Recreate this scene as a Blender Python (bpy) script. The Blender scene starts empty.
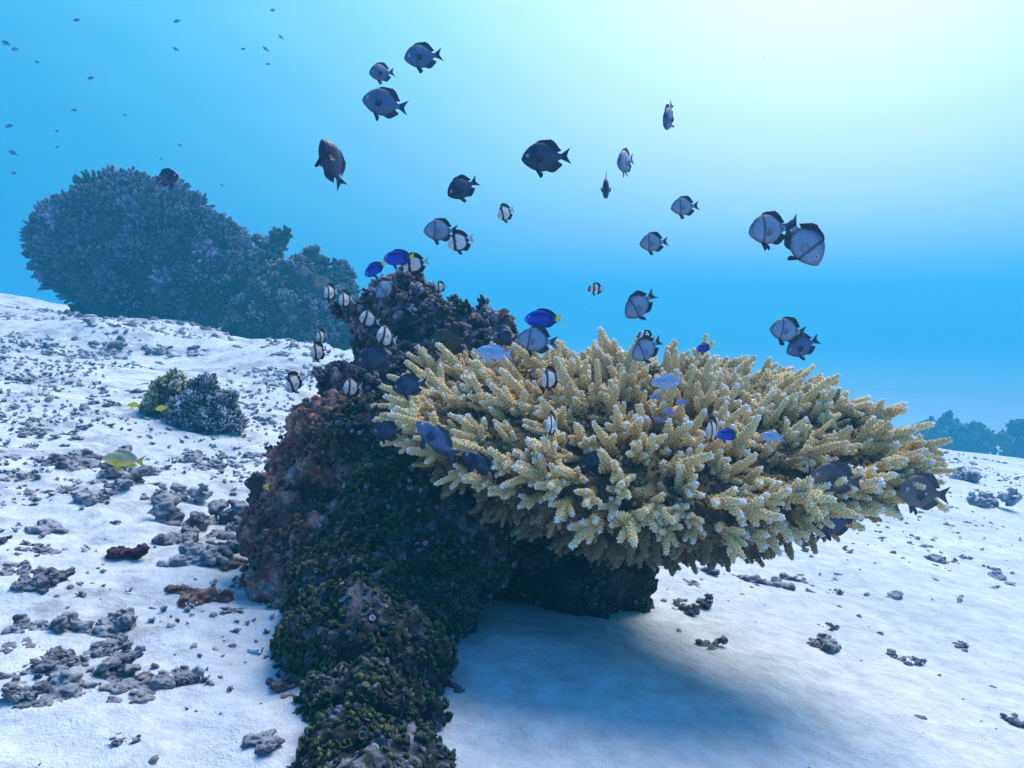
import bpy, math, random
import numpy as np
from mathutils import Vector, Matrix, Euler

R = math.radians
random.seed(7)
rng = np.random.default_rng(11)
sc = bpy.context.scene
COL = sc.collection

# ------------------------------------------------------------------ camera
F_PX = 850.0
PITCH = math.atan(74 / F_PX)
cam = bpy.data.cameras.new('camera')
cam.sensor_width = 36.0
cam.lens = 36.0 * F_PX / 1024
cam.clip_start = 0.02
cam.clip_end = 400
co = bpy.data.objects.new('camera', cam)
co.rotation_euler = (math.pi / 2 - PITCH, 0, 0)
COL.objects.link(co)
sc.camera = co
CAMR = np.array(Euler((math.pi / 2 - PITCH, 0, 0)).to_matrix())


def P(px, py, d):
    """world point seen in the photograph at px,py at distance d along the view axis"""
    return CAMR @ (np.array([(px - 512) / F_PX, (384 - py) / F_PX, -1.0]) * d)


def proj(V):
    c = V @ CAMR
    return 512 + F_PX * c[:, 0] / -c[:, 2], 384 - F_PX * c[:, 1] / -c[:, 2], -c[:, 2]


# ------------------------------------------------------------------ world: daylight filtered by sea water
TOSUN = Vector((0.46, 0.58, 1.0)).normalized()
GLOW = Vector(P(850, -60, 1.0)).normalized()
w = bpy.data.worlds.new('World')
sc.world = w
w.use_nodes = True
nt = w.node_tree
nt.nodes.clear()
N = nt.nodes.new
L = nt.links.new
wout = N('ShaderNodeOutputWorld')
bg = N('ShaderNodeBackground')
tc = N('ShaderNodeTexCoord')
nrm = N('ShaderNodeVectorMath'); nrm.operation = 'NORMALIZE'
L(tc.outputs['Generated'], nrm.inputs[0])
sep = N('ShaderNodeSeparateXYZ'); L(nrm.outputs[0], sep.inputs[0])
# soft ripples of the sea surface
noi = N('ShaderNodeTexNoise'); noi.inputs['Scale'].default_value = 7.0; noi.inputs['Detail'].default_value = 4
mpn = N('ShaderNodeMapping'); mpn.inputs['Scale'].default_value = (1, 1, 5)
L(nrm.outputs[0], mpn.inputs[0]); L(mpn.outputs[0], noi.inputs['Vector'])
ns = N('ShaderNodeMath'); ns.operation = 'MULTIPLY_ADD'; ns.inputs[1].default_value = 0.09; ns.inputs[2].default_value = -0.045
L(noi.outputs['Fac'], ns.inputs[0])
elz = N('ShaderNodeMath'); elz.operation = 'ADD'; L(sep.outputs['Z'], elz.inputs[0]); L(ns.outputs[0], elz.inputs[1])
ma = N('ShaderNodeMath'); ma.operation = 'MULTIPLY_ADD'; ma.inputs[1].default_value = 0.5; ma.inputs[2].default_value = 0.5
L(elz.outputs[0], ma.inputs[0])
ramp = N('ShaderNodeValToRGB')
L(ma.outputs[0], ramp.inputs[0])
cr = ramp.color_ramp
cr.interpolation = 'B_SPLINE'
WR = [(0.0, (0.008, 0.09, 0.30)), (0.45, (0.010, 0.20, 0.58)), (0.505, (0.022, 0.30, 0.58)), (0.56, (0.038, 0.38, 0.68)),
      (0.62, (0.065, 0.46, 0.79)), (0.67, (0.11, 0.56, 0.90)), (0.76, (0.26, 0.62, 1.0)), (1.0, (0.36, 0.50, 1.05))]
cr.elements[0].position = WR[0][0]; cr.elements[0].color = (*WR[0][1], 1)
cr.elements[1].position = WR[-1][0]; cr.elements[1].color = (*WR[-1][1], 1)
for p_, c_ in WR[1:-1]:
    e = cr.elements.new(p_); e.color = (*c_, 1)
# glow of the sun through the surface
dot = N('ShaderNodeVectorMath'); dot.operation = 'DOT_PRODUCT'; dot.inputs[1].default_value = GLOW
L(nrm.outputs[0], dot.inputs[0])
dc = N('ShaderNodeMath'); dc.operation = 'MAXIMUM'; dc.inputs[1].default_value = 0; L(dot.outputs['Value'], dc.inputs[0])
pw = N('ShaderNodeMath'); pw.operation = 'POWER'; pw.inputs[1].default_value = 12.0; L(dc.outputs[0], pw.inputs[0])
glw = N('ShaderNodeVectorMath'); glw.operation = 'SCALE'; glw.inputs[0].default_value = (0.82, 0.42, 0.18)
L(pw.outputs[0], glw.inputs['Scale'])
pw2 = N('ShaderNodeMath'); pw2.operation = 'POWER'; pw2.inputs[1].default_value = 5.0; L(dc.outputs[0], pw2.inputs[0])
glc = N('ShaderNodeVectorMath'); glc.operation = 'SCALE'; glc.inputs[0].default_value = (0.10, 0.24, 0.24)
L(pw2.outputs[0], glc.inputs['Scale'])
gl = N('ShaderNodeVectorMath'); gl.operation = 'ADD'; L(glw.outputs[0], gl.inputs[0]); L(glc.outputs[0], gl.inputs[1])
# the water is deeper blue away from the sun
mrd = N('ShaderNodeMapRange'); mrd.inputs['From Min'].default_value = 0.35; mrd.inputs['From Max'].default_value = 0.98
L(dot.outputs['Value'], mrd.inputs['Value'])
mxd = N('ShaderNodeMix'); mxd.data_type = 'RGBA'; mxd.inputs['A'].default_value = (0.20, 0.56, 0.78, 1); mxd.inputs['B'].default_value = (1.15, 1.08, 1, 1)
L(mrd.outputs[0], mxd.inputs['Factor'])
mdm = N('ShaderNodeVectorMath'); mdm.operation = 'MULTIPLY'; L(ramp.outputs[0], mdm.inputs[0]); L(mxd.outputs['Result'], mdm.inputs[1])
add = N('ShaderNodeVectorMath'); add.operation = 'ADD'; L(mdm.outputs[0], add.inputs[0]); L(gl.outputs[0], add.inputs[1])
# the sky above, seen faintly through the water
sky = N('ShaderNodeTexSky'); sky.sky_type = 'NISHITA'; sky.sun_disc = False
sky.sun_elevation = math.asin(TOSUN.z); sky.sun_rotation = math.atan2(TOSUN.x, TOSUN.y)
skm = N('ShaderNodeVectorMath'); skm.operation = 'MULTIPLY'; skm.inputs[1].default_value = (0.004, 0.012, 0.016)
L(sky.outputs[0], skm.inputs[0])
zpos = N('ShaderNodeMath'); zpos.operation = 'MAXIMUM'; zpos.inputs[1].default_value = 0; L(sep.outputs['Z'], zpos.inputs[0])
sks = N('ShaderNodeVectorMath'); sks.operation = 'SCALE'; L(skm.outputs[0], sks.inputs[0]); L(zpos.outputs[0], sks.inputs['Scale'])
add2 = N('ShaderNodeVectorMath'); add2.operation = 'ADD'; L(add.outputs[0], add2.inputs[0]); L(sks.outputs[0], add2.inputs[1])
L(add2.outputs[0], bg.inputs['Color'])
bg.inputs['Strength'].default_value = 1.0
L(bg.outputs[0], wout.inputs['Surface'])

sun = bpy.data.lights.new('sun', 'SUN')
sun.energy = 4.9
sun.angle = R(38)
sun.color = (1.0, 0.90, 0.79)
so = bpy.data.objects.new('sun', sun)
so.rotation_euler = TOSUN.to_track_quat('Z', 'Y').to_euler()
COL.objects.link(so)

sc.view_settings.view_transform = 'Standard'
sc.view_settings.look = 'None'
sc.view_settings.exposure = 0.25
sc.view_settings.gamma = 1.0
sc.view_settings.use_curve_mapping = False
sc.render.engine = 'CYCLES'
sc.cycles.use_denoising = True
sc.cycles.volume_bounces = 1
sc.cycles.max_bounces = 6
sc.cycles.diffuse_bounces = 3
sc.cycles.use_adaptive_sampling = True

HAZE_DENSITY = 0.034
HAZE_COLOR = (0.05, 0.43, 0.70)


# ------------------------------------------------------------------ noise
def _hash(ix, iy, iz, seed):
    h = (ix * 374761393 + iy * 668265263 + iz * 2147483647 + seed * 1274126177) & 0xFFFFFFFF
    h = ((h ^ (h >> 13)) * 1274126177) & 0xFFFFFFFF
    h = ((h ^ (h >> 16)) * 2246822519) & 0xFFFFFFFF
    return ((h ^ (h >> 15)) & 0xFFFFFF) / float(0xFFFFFF)


def vnoise(p, seed=0):
    p = np.asarray(p, float)
    i = np.floor(p).astype(np.int64)
    f = p - i
    f = f * f * (3 - 2 * f)
    r = 0
    for dx in (0, 1):
        wx = f[:, 0] if dx else 1 - f[:, 0]
        for dy in (0, 1):
            wy = f[:, 1] if dy else 1 - f[:, 1]
            for dz in (0, 1):
                wz = f[:, 2] if dz else 1 - f[:, 2]
                r = r + wx * wy * wz * _hash(i[:, 0] + dx, i[:, 1] + dy, i[:, 2] + dz, seed)
    return r * 2 - 1


def fbm(p, scale, octs=4, seed=0, gain=0.5):
    p = np.asarray(p, float) * scale
    a, s, tot = 1.0, 0, 0
    for o in range(octs):
        s = s + a * vnoise(p + o * 17.3, seed + o)
        tot += a
        a *= gain
        p = p * 2.03
    return s / tot


# ------------------------------------------------------------------ mesh helpers (everything is triangles: V, F, C)
def link(name, V, F, mats, C=None, parent=None, smooth=True, mi=None, loc=None):
    me = bpy.data.meshes.new(name)
    V = np.asarray(V, np.float32)
    F = np.asarray(F, np.int32)
    me.vertices.add(len(V)); me.vertices.foreach_set('co', V.ravel())
    me.loops.add(F.size); me.loops.foreach_set('vertex_index', F.ravel())
    me.polygons.add(len(F))
    me.polygons.foreach_set('loop_start', np.arange(len(F), dtype=np.int32) * 3)
    me.polygons.foreach_set('loop_total', np.full(len(F), 3, np.int32))
    if not isinstance(mats, (list, tuple)):
        mats = [mats]
    for m in mats:
        me.materials.append(m)
    if mi is not None:
        me.polygons.foreach_set('material_index', np.asarray(mi, np.int32))
    me.update(calc_edges=True)
    me.polygons.foreach_set('use_smooth', np.full(len(F), smooth, bool))
    if C is not None:
        at = me.color_attributes.new('Col', 'FLOAT_COLOR', 'POINT')
        at.data.foreach_set('color', np.hstack([np.asarray(C, np.float32), np.ones((len(V), 1), np.float32)]).ravel())
    o = bpy.data.objects.new(name, me)
    COL.objects.link(o)
    if parent is not None:
        o.parent = parent
    if loc is not None:
        o.location = loc
    return o


def tag(o, label=None, cat=None, group=None, kind=None):
    if label: o['label'] = label
    if cat: o['category'] = cat
    if group: o['group'] = group
    if kind: o['kind'] = kind
    return o


def empty(name, loc=(0, 0, 0)):
    o = bpy.data.objects.new(name, None)
    o.empty_display_size = 0.05
    o.location = loc
    COL.objects.link(o)
    return o


def joinm(parts):
    Vs, Fs, Cs, n = [], [], [], 0
    for V, F, C in parts:
        Vs.append(V); Fs.append(F + n); Cs.append(C); n += len(V)
    return np.vstack(Vs), np.vstack(Fs), np.vstack(Cs)


def instances(proto, M, S=None, tint=None):
    """proto (V,F,C) repeated by 3x3+T matrices M (n,4,4)"""
    V, F, C = proto
    M = np.asarray(M)
    n = len(M)
    if n == 0:
        return np.zeros((0, 3)), np.zeros((0, 3), int), np.zeros((0, 3))
    VV = np.einsum('nij,vj->nvi', M[:, :3, :3], V) + M[:, None, :3, 3]
    FF = F[None] + (np.arange(n) * len(V))[:, None, None]
    CC = np.repeat(C[None], n, 0)
    if tint is not None:
        CC = CC * tint[:, None, :]
    return VV.reshape(-1, 3), FF.reshape(-1, 3), CC.reshape(-1, 3)


def frame(z, roll=None):
    z = np.asarray(z, float); z = z / (np.linalg.norm(z) + 1e-9)
    a = np.array([0, 0, 1.0]) if abs(z[2]) < 0.9 else np.array([1.0, 0, 0])
    x = np.cross(a, z); x /= np.linalg.norm(x)
    y = np.cross(z, x)
    if roll is None:
        roll = random.uniform(0, 2 * math.pi)
    c, s = math.cos(roll), math.sin(roll)
    return np.stack([c * x + s * y, -s * x + c * y, z], 1)


def mat4(rot, t, s=1.0):
    m = np.eye(4)
    m[:3, :3] = rot * (s if np.isscalar(s) else np.asarray(s)[None, :])
    m[:3, 3] = t
    return m


def tube(pts, rad, k=7, closed=True):
    pts = np.asarray(pts, float); n = len(pts)
    T = np.gradient(pts, axis=0); T /= np.linalg.norm(T, axis=1)[:, None] + 1e-9
    fr = frame(T[0], 0); x = fr[:, 0]
    V = []
    an = np.arange(k) * 2 * math.pi / k
    for i in range(n):
        x = x - T[i] * (x @ T[i]); x /= np.linalg.norm(x) + 1e-9
        y = np.cross(T[i], x)
        V.append(pts[i] + rad[i] * (np.cos(an)[:, None] * x + np.sin(an)[:, None] * y))
    V = np.vstack(V)
    F = []
    for i in range(n - 1):
        for j in range(k):
            a, b = i * k + j, i * k + (j + 1) % k
            F += [(a, b, b + k), (a, b + k, a + k)]
    tt = np.repeat(np.linspace(0, 1, n), k)
    if closed:
        V = np.vstack([V, pts[-1] + T[-1] * rad[-1] * 0.7, pts[0]])
        e, s0 = len(V) - 2, len(V) - 1
        for j in range(k):
            F.append(((n - 1) * k + j, (n - 1) * k + (j + 1) % k, e))
            F.append(((j + 1) % k, j, s0))
        tt = np.append(tt, [1.0, 0.0])
    return V, np.array(F), tt


_ico = {}
def ico(sub):
    if sub not in _ico:
        import bmesh
        bm = bmesh.new(); bmesh.ops.create_icosphere(bm, subdivisions=sub, radius=1.0)
        V = np.array([v.co[:] for v in bm.verts]); F = np.array([[v.index for v in f.verts] for f in bm.faces]); bm.free()
        _ico[sub] = (V, F)
    return _ico[sub]


def normals(V, F):
    n = np.cross(V[F[:, 1]] - V[F[:, 0]], V[F[:, 2]] - V[F[:, 0]])
    out = np.zeros_like(V)
    for i in range(3):
        np.add.at(out, F[:, i], n)
    return out / (np.linalg.norm(out, axis=1)[:, None] + 1e-12)


def blobmesh(blobs, voxel, smooth=4):
    """blobs: (centre, radius or (rx,ry,rz)) -> one continuous remeshed skin (V, F)"""
    V0, F0 = ico(3)
    parts = []
    for b in blobs:
        r = b[1] if not np.isscalar(b[1]) else (b[1],) * 3
        parts.append((V0 * np.array(r) + np.array(b[0]), F0, V0 * 0))
    V, F, _ = joinm(parts)
    o = link('tmp_skin', V, F, [])
    m = o.modifiers.new('r', 'REMESH'); m.mode = 'VOXEL'; m.voxel_size = voxel
    if smooth:
        s = o.modifiers.new('s', 'SMOOTH'); s.iterations = smooth; s.factor = 0.6
    t = o.modifiers.new('t', 'TRIANGULATE')
    ev = o.evaluated_get(bpy.context.evaluated_depsgraph_get())
    me = ev.to_mesh()
    V = np.empty(len(me.vertices) * 3); me.vertices.foreach_get('co', V)
    F = np.empty(len(me.polygons) * 3, np.int32); me.loops.foreach_get('vertex_index', F)
    V = V.reshape(-1, 3).copy(); F = F.reshape(-1, 3).copy()
    ev.to_mesh_clear()
    d = o.data
    bpy.data.objects.remove(o); bpy.data.meshes.remove(d)
    return V, F


def sample(V, F, n, keep=None):
    a = np.linalg.norm(np.cross(V[F[:, 1]] - V[F[:, 0]], V[F[:, 2]] - V[F[:, 0]]), axis=1)
    f = rng.choice(len(F), n, p=a / a.sum())
    u = rng.random((n, 2)); m = u.sum(1) > 1; u[m] = 1 - u[m]
    p = V[F[f, 0]] + (V[F[f, 1]] - V[F[f, 0]]) * u[:, :1] + (V[F[f, 2]] - V[F[f, 0]]) * u[:, 1:]
    nn = np.cross(V[F[f, 1]] - V[F[f, 0]], V[F[f, 2]] - V[F[f, 0]])
    nn /= np.linalg.norm(nn, axis=1)[:, None] + 1e-12
    return p, nn, f


# ------------------------------------------------------------------ materials
def newmat(name):
    m = bpy.data.materials.new(name); m.use_nodes = True
    return m, m.node_tree, m.node_tree.nodes['Principled BSDF']


def living(name, rough=0.7, bump=0.4, scale=120, mottle=0.35, spec=0.3, detail=4, dist=0.003, vor=False):
    """colour from the mesh's own painted colour, broken up by fine noise, with a bumpy skin"""
    m, t, b = newmat(name)
    n, l = t.nodes.new, t.links.new
    at = n('ShaderNodeAttribute'); at.attribute_name = 'Col'
    geo = n('ShaderNodeTexCoord')
    nz = n('ShaderNodeTexNoise'); nz.inputs['Scale'].default_value = scale; nz.inputs['Detail'].default_value = detail
    l(geo.outputs['Object'], nz.inputs['Vector'])
    mr = n('ShaderNodeMapRange'); mr.inputs['From Min'].default_value = 0.3; mr.inputs['From Max'].default_value = 0.7
    mr.inputs['To Min'].default_value = 1 - mottle; mr.inputs['To Max'].default_value = 1 + mottle
    l(nz.outputs['Fac'], mr.inputs['Value'])
    mu = n('ShaderNodeVectorMath'); mu.operation = 'SCALE'
    l(at.outputs['Color'], mu.inputs[0]); l(mr.outputs[0], mu.inputs['Scale'])
    l(mu.outputs[0], b.inputs['Base Color'])
    b.inputs['Roughness'].default_value = rough
    b.inputs['Specular IOR Level'].default_value = spec
    if bump:
        bp = n('ShaderNodeBump'); bp.inputs['Strength'].default_value = bump; bp.inputs['Distance'].default_value = dist
        if vor:
            vo = n('ShaderNodeTexVoronoi'); vo.inputs['Scale'].default_value = scale * 0.6
            l(geo.outputs['Object'], vo.inputs['Vector']); l(vo.outputs['Distance'], bp.inputs['Height'])
        else:
            l(nz.outputs['Fac'], bp.inputs['Height'])
        l(bp.outputs[0], b.inputs['Normal'])
    return m


M_coral = living('staghorn_skin', 0.75, 0.5, 420, 0.18, 0.25, dist=0.002)
M_rock = living('encrusted_rock', 0.85, 0.9, 170, 0.55, 0.2, detail=6, dist=0.004)
M_knob = living('knobby_coral_skin', 0.8, 0.6, 300, 0.3, 0.2, dist=0.002)
M_algae = living('algae_skin', 0.6, 0.3, 200, 0.25, 0.3, dist=0.002)
M_far = living('far_coral_skin', 0.85, 0.6, 30, 0.35, 0.2, dist=0.02)
M_rub = living('rubble_skin', 0.9, 0.9, 120, 0.35, 0.15, detail=6, dist=0.004)
M_fish = living('fish_scales', 0.5, 0.12, 26, 0.16, 0.35, dist=0.01, vor=True)
M_fin = living('fish_fin', 0.55, 0.2, 10, 0.12, 0.3, dist=0.01)
for nm in ('fish_fin',):
    pass

# sand
M_sand, t, b = newmat('coral_sand')
n, l = t.nodes.new, t.links.new
geo = n('ShaderNodeNewGeometry')
n1 = n('ShaderNodeTexNoise'); n1.inputs['Scale'].default_value = 2.2; n1.inputs['Detail'].default_value = 8; n1.inputs['Roughness'].default_value = 0.62
n2 = n('ShaderNodeTexNoise'); n2.inputs['Scale'].default_value = 420; n2.inputs['Detail'].default_value = 3
n3 = n('ShaderNodeTexNoise'); n3.inputs['Scale'].default_value = 24; n3.inputs['Detail'].default_value = 6; n3.inputs['Roughness'].default_value = 0.65
vo = n('ShaderNodeTexVoronoi'); vo.inputs['Scale'].default_value = 130; vo.inputs['Randomness'].default_value = 1
for q in (n1, n2, n3, vo):
    l(geo.outputs['Position'], q.inputs['Vector'])
r1 = n('ShaderNodeValToRGB'); l(n1.outputs['Fac'], r1.inputs[0])
r1.color_ramp.elements[0].position = 0.32; r1.color_ramp.elements[0].color = (0.45, 0.51, 0.57, 1)
r1.color_ramp.elements[1].position = 0.62; r1.color_ramp.elements[1].color = (0.60, 0.66, 0.74, 1)
r3 = n('ShaderNodeMapRange'); r3.inputs['From Min'].default_value = 0.35; r3.inputs['From Max'].default_value = 0.6
r3.inputs['To Min'].default_value = 0.82; r3.inputs['To Max'].default_value = 1.04; l(n3.outputs['Fac'], r3.inputs['Value'])
# dark specks of shell and coral grit
sp = n('ShaderNodeMapRange'); sp.inputs['From Min'].default_value = 0.0; sp.inputs['From Max'].default_value = 0.24
sp.inputs['To Min'].default_value = 0.55; sp.inputs['To Max'].default_value = 1.0; l(vo.outputs['Distance'], sp.inputs['Value'])
g2 = n('ShaderNodeMapRange'); g2.inputs['From Min'].default_value = 0.40; g2.inputs['From Max'].default_value = 0.62
g2.inputs['To Min'].default_value = 0.0; g2.inputs['To Max'].default_value = 1.0
n4 = n('ShaderNodeTexNoise'); n4.inputs['Scale'].default_value = 9; l(geo.outputs['Position'], n4.inputs['Vector']); l(n4.outputs['Fac'], g2.inputs['Value'])
mx = n('ShaderNodeMix'); mx.data_type = 'FLOAT'; mx.inputs['A'].default_value = 1.0; l(g2.outputs[0], mx.inputs['Factor']); l(sp.outputs[0], mx.inputs['B'])
m1 = n('ShaderNodeMath'); m1.operation = 'MULTIPLY'; l(r3.outputs[0], m1.inputs[0]); l(mx.outputs['Result'], m1.inputs[1])
# patches of grey turf and dust on the rubbly side
n5 = n('ShaderNodeTexNoise'); n5.inputs['Scale'].default_value = 4.5; n5.inputs['Detail'].default_value = 9; n5.inputs['Roughness'].default_value = 0.72
l(geo.outputs['Position'], n5.inputs['Vector'])
sx = n('ShaderNodeSeparateXYZ'); l(geo.outputs['Position'], sx.inputs[0])
mxx = n('ShaderNodeMapRange'); mxx.inputs['From Min'].default_value = 0.1; mxx.inputs['From Max'].default_value = -0.5; mxx.inputs['To Min'].default_value = 0.08; mxx.inputs['To Max'].default_value = 0.36
l(sx.outputs['X'], mxx.inputs['Value'])
m5 = n('ShaderNodeMapRange'); m5.inputs['From Min'].default_value = 0.50; m5.inputs['From Max'].default_value = 0.60; l(n5.outputs['Fac'], m5.inputs['Value'])
m6 = n('ShaderNodeMath'); m6.operation = 'MULTIPLY'; l(m5.outputs[0], m6.inputs[0]); l(mxx.outputs[0], m6.inputs[1])
m7 = n('ShaderNodeMath'); m7.operation = 'SUBTRACT'; m7.inputs[0].default_value = 1.0; l(m6.outputs[0], m7.inputs[1])
m8 = n('ShaderNodeMath'); m8.operation = 'MULTIPLY'; l(m1.outputs[0], m8.inputs[0]); l(m7.outputs[0], m8.inputs[1]); m1 = m8
v1 = n('ShaderNodeVectorMath'); v1.operation = 'SCALE'; l(r1.outputs[0], v1.inputs[0]); l(m1.outputs[0], v1.inputs['Scale'])
l(v1.outputs[0], b.inputs['Base Color'])
b.inputs['Roughness'].default_value = 0.95; b.inputs['Specular IOR Level'].default_value = 0.1
b1 = n('ShaderNodeBump'); b1.inputs['Strength'].default_value = 0.8; b1.inputs['Distance'].default_value = 0.014; l(n3.outputs['Fac'], b1.inputs['Height'])
b2 = n('ShaderNodeBump'); b2.inputs['Strength'].default_value = 0.45; b2.inputs['Distance'].default_value = 0.004; l(n2.outputs['Fac'], b2.inputs['Height'])
l(b1.outputs[0], b2.inputs['Normal']); l(b2.outputs[0], b.inputs['Normal'])


def plain(name, col, rough=0.3, spec=0.5):
    m, t, b = newmat(name)
    nz = t.nodes.new('ShaderNodeTexNoise'); nz.inputs['Scale'].default_value = 300
    rp = t.nodes.new('ShaderNodeValToRGB'); t.links.new(nz.outputs['Fac'], rp.inputs[0])
    rp.color_ramp.elements[0].color = (*[c * 0.8 for c in col], 1); rp.color_ramp.elements[1].color = (*col, 1)
    t.links.new(rp.outputs[0], b.inputs['Base Color'])
    b.inputs['Roughness'].default_value = rough; b.inputs['Specular IOR Level'].default_value = spec
    return m


M_eyew = plain('eye_ring', (0.55, 0.55, 0.6), 0.3)
M_eyeb = plain('eye_pupil', (0.01, 0.01, 0.015), 0.15)


# ------------------------------------------------------------------ sea floor
def mound(x, y, cx, cy, rx, ry, h, rot=0):
    dx, dy = x - cx, y - cy
    c, s = math.cos(rot), math.sin(rot)
    u, v = (dx * c + dy * s) / rx, (-dx * s + dy * c) / ry
    return h * np.exp(-(u * u + v * v))


def ground(x, y):
    x = np.asarray(x, float); y = np.asarray(y, float)
    z = -0.52 - 0.135 * 12 * np.tanh(x / 12)
    p = np.stack([x, y, x * 0], 1)
    left = 1 / (1 + np.exp((x + 0.35) * 6))
    far = np.clip((y - 1.5) / 5, 0, 1)
    z = z + fbm(p, 0.9, 3, 3) * (0.025 + 0.05 * far)
    z = z + fbm(p, 3.1, 3, 21) * (0.008 + 0.014 * left)
    z = z + fbm(p, 13, 4, 8) * (0.005 + 0.011 * left) + np.minimum(fbm(p, 30, 2, 18), 0.1) * (0.002 + 0.004 * left)
    # the smooth drift of sand under the table and its shoulder
    yc = 8 - 0.45 * np.clip(x, -12, 12)
    z = z - 3 * np.tanh(0.15 * 1.0 * np.log1p(np.exp(np.clip((y - yc) / 1.0, -30, 30))) / 3)
    z = z + mound(x, y, 0.12, 1.16, 0.30, 0.16, 0.035, -0.6)
    # humps of sand in front of the big coral head
    for cx, cy, rx, ry, h in ((-2.35, 5.0, 0.35, 0.3, 0.13), (-1.75, 5.1, 0.28, 0.25, 0.09), (-1.25, 4.9, 0.35, 0.3, 0.12),
                              (-2.9, 5.2, 0.5, 0.4, 0.05), (-0.75, 4.7, 0.3, 0.3, 0.08), (-2.9, 7.6, 1.9, 0.9, -0.16), (-2.55, 6.2, 0.45, 0.3, 0.10), (-1.5, 6.1, 0.5, 0.3, 0.10), (-3.3, 6.4, 0.6, 0.3, 0.06)):
        z = z + mound(x, y, cx, cy, rx, ry, h)
    return z


NG = 700
u = np.linspace(-1, 1, NG)
gx = 0.42 * np.sinh(6.4 * u)
gy = 0.42 * np.sinh(6.4 * u) + 1.3
X, Y = np.meshgrid(gx, gy)
xx, yy = X.ravel(), Y.ravel()
Z = ground(xx, yy)
idx = np.arange(NG * NG).reshape(NG, NG)
a, b_, c_, d_ = idx[:-1, :-1].ravel(), idx[:-1, 1:].ravel(), idx[1:, 1:].ravel(), idx[1:, :-1].ravel()
Fg = np.vstack([np.stack([a, b_, c_], 1), np.stack([a, c_, d_], 1)])
o = link('sand_seabed', np.stack([xx, yy, Z], 1), Fg, M_sand)
tag(o, 'white coral sand sloping down to the right', 'seabed', kind='structure')


def gpt(px, py):
    """where the ray through px,py meets the sand"""
    d = P(px, py, 1.0)
    lo, hi = 0.2, 60.0
    ts = np.exp(np.linspace(math.log(lo), math.log(hi), 1500))
    pts = d[None] * ts[:, None]
    below = pts[:, 2] < ground(pts[:, 0], pts[:, 1])
    i = int(np.argmax(below)) if below.any() else len(ts) - 1
    return pts[i], ts[i]


# ------------------------------------------------------------------ generic coral pieces
def nub_proto(k=5):
    an = np.arange(k) * 2 * math.pi / k
    ring = lambda r, z, sh=0: np.stack([np.cos(an) * r + sh, np.sin(an) * r, np.full(k, z)], 1)
    V = np.vstack([ring(1.0, 0), ring(0.72, 0.85), [[0, 0, 1.12]]])
    F = []
    for j in range(k):
        a, b = j, (j + 1) % k
        F += [(a, b, b + k), (a, b + k, a + k), (a + k, b + k, 2 * k)]
    return V, np.array(F)


NUB = nub_proto(5)
NUB4 = nub_proto(4)


def ramp3(t, stops):
    t = np.clip(t, 0, 1)
    xs = [s[0] for s in stops]
    return np.stack([np.interp(t, xs, [s[1][i] for s in stops]) for i in range(3)], 1)


def finger(p0, d, length, r0, r1, curl, density, stops, base_t=0.0, nub=NUB, nr=0.0022):
    """one staghorn finger: bent tapered tube covered in tilted cup-shaped corallites"""
    d = np.asarray(d, float); d /= np.linalg.norm(d)
    n = 9
    bend = np.asarray(curl, float)
    pts = [np.asarray(p0, float)]
    for i in range(n - 1):
        dd = d + bend * (i / n); dd /= np.linalg.norm(dd)
        pts.append(pts[-1] + dd * length / (n - 1))
    pts = np.array(pts)
    tt = np.linspace(0, 1, n)
    rad = r0 + (r1 - r0) * tt ** 1.1
    V, F, t = tube(pts, rad, 8)
    parts = [(V, F, ramp3(base_t + (1 - base_t) * t, stops) * 0.8)]
    T = np.gradient(pts, axis=0); T /= np.linalg.norm(T, axis=1)[:, None]
    cnt = int(density * length)
    Ms, ct = [], []
    ga = 2.39996
    ph = random.uniform(0, 6)
    fr0 = frame(T[0], 0)
    for k in range(cnt):
        s = (k + 0.5) / cnt
        s = s ** 0.95
        i = min(int(s * (n - 1)), n - 2); fr = s * (n - 1) - i
        c = pts[i] * (1 - fr) + pts[i + 1] * fr
        Tt = T[i]
        x = fr0[:, 0] - Tt * (fr0[:, 0] @ Tt); x /= np.linalg.norm(x); y = np.cross(Tt, x)
        a = ph + ga * k + random.uniform(-0.25, 0.25)
        rd = math.cos(a) * x + math.sin(a) * y
        r = r0 + (r1 - r0) * s ** 1.1
        dirn = rd * 0.8 + Tt * 0.75
        sz = nr * random.uniform(0.8, 1.25) * (1.0 - 0.38 * s)
        Ms.append(mat4(frame(dirn), c + rd * r * 0.75, (sz, sz, sz * random.uniform(1.5, 2.3))))
        ct.append(base_t + (1 - base_t) * s)
    # axial corallites on the tip
    for k in range(4):
        dd = T[-1] + np.array([random.uniform(-0.7, 0.7) for _ in range(3)])
        Ms.append(mat4(frame(dd), pts[-1], (nr * .6, nr * .6, nr * 1.4))); ct.append(1.0)
    tint = ramp3(np.array(ct), stops)
    nV, nF = nub
    tz = np.clip(nV[:, 2:3], 0, 1)
    nC = np.ones((len(nV), 3)) * (0.82 + 0.3 * tz)
    parts.append(instances((nV, nF, nC), Ms, tint=tint))
    return parts, pts, T


TAN = [(0, (0.12, 0.075, 0.034)), (0.38, (0.54, 0.375, 0.17)), (0.88, (0.86, 0.67, 0.35)), (0.96, (0.78, 0.68, 0.46)), (1.0, (0.82, 0.80, 0.88))]  # pale growing tips; brown bases darkened further to paint shade into the gaps
TAN1 = [(0, (0.12, 0.075, 0.034)), (0.38, (0.54, 0.375, 0.17)), (0.85, (0.84, 0.64, 0.32)), (0.96, (0.76, 0.62, 0.35)), (1.0, (0.78, 0.70, 0.56))]
TAN2 = [(0, (0.17, 0.10, 0.04)), (0.4, (0.38, 0.27, 0.11)), (0.85, (0.50, 0.39, 0.18)), (1.0, (0.58, 0.50, 0.32))]


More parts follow.
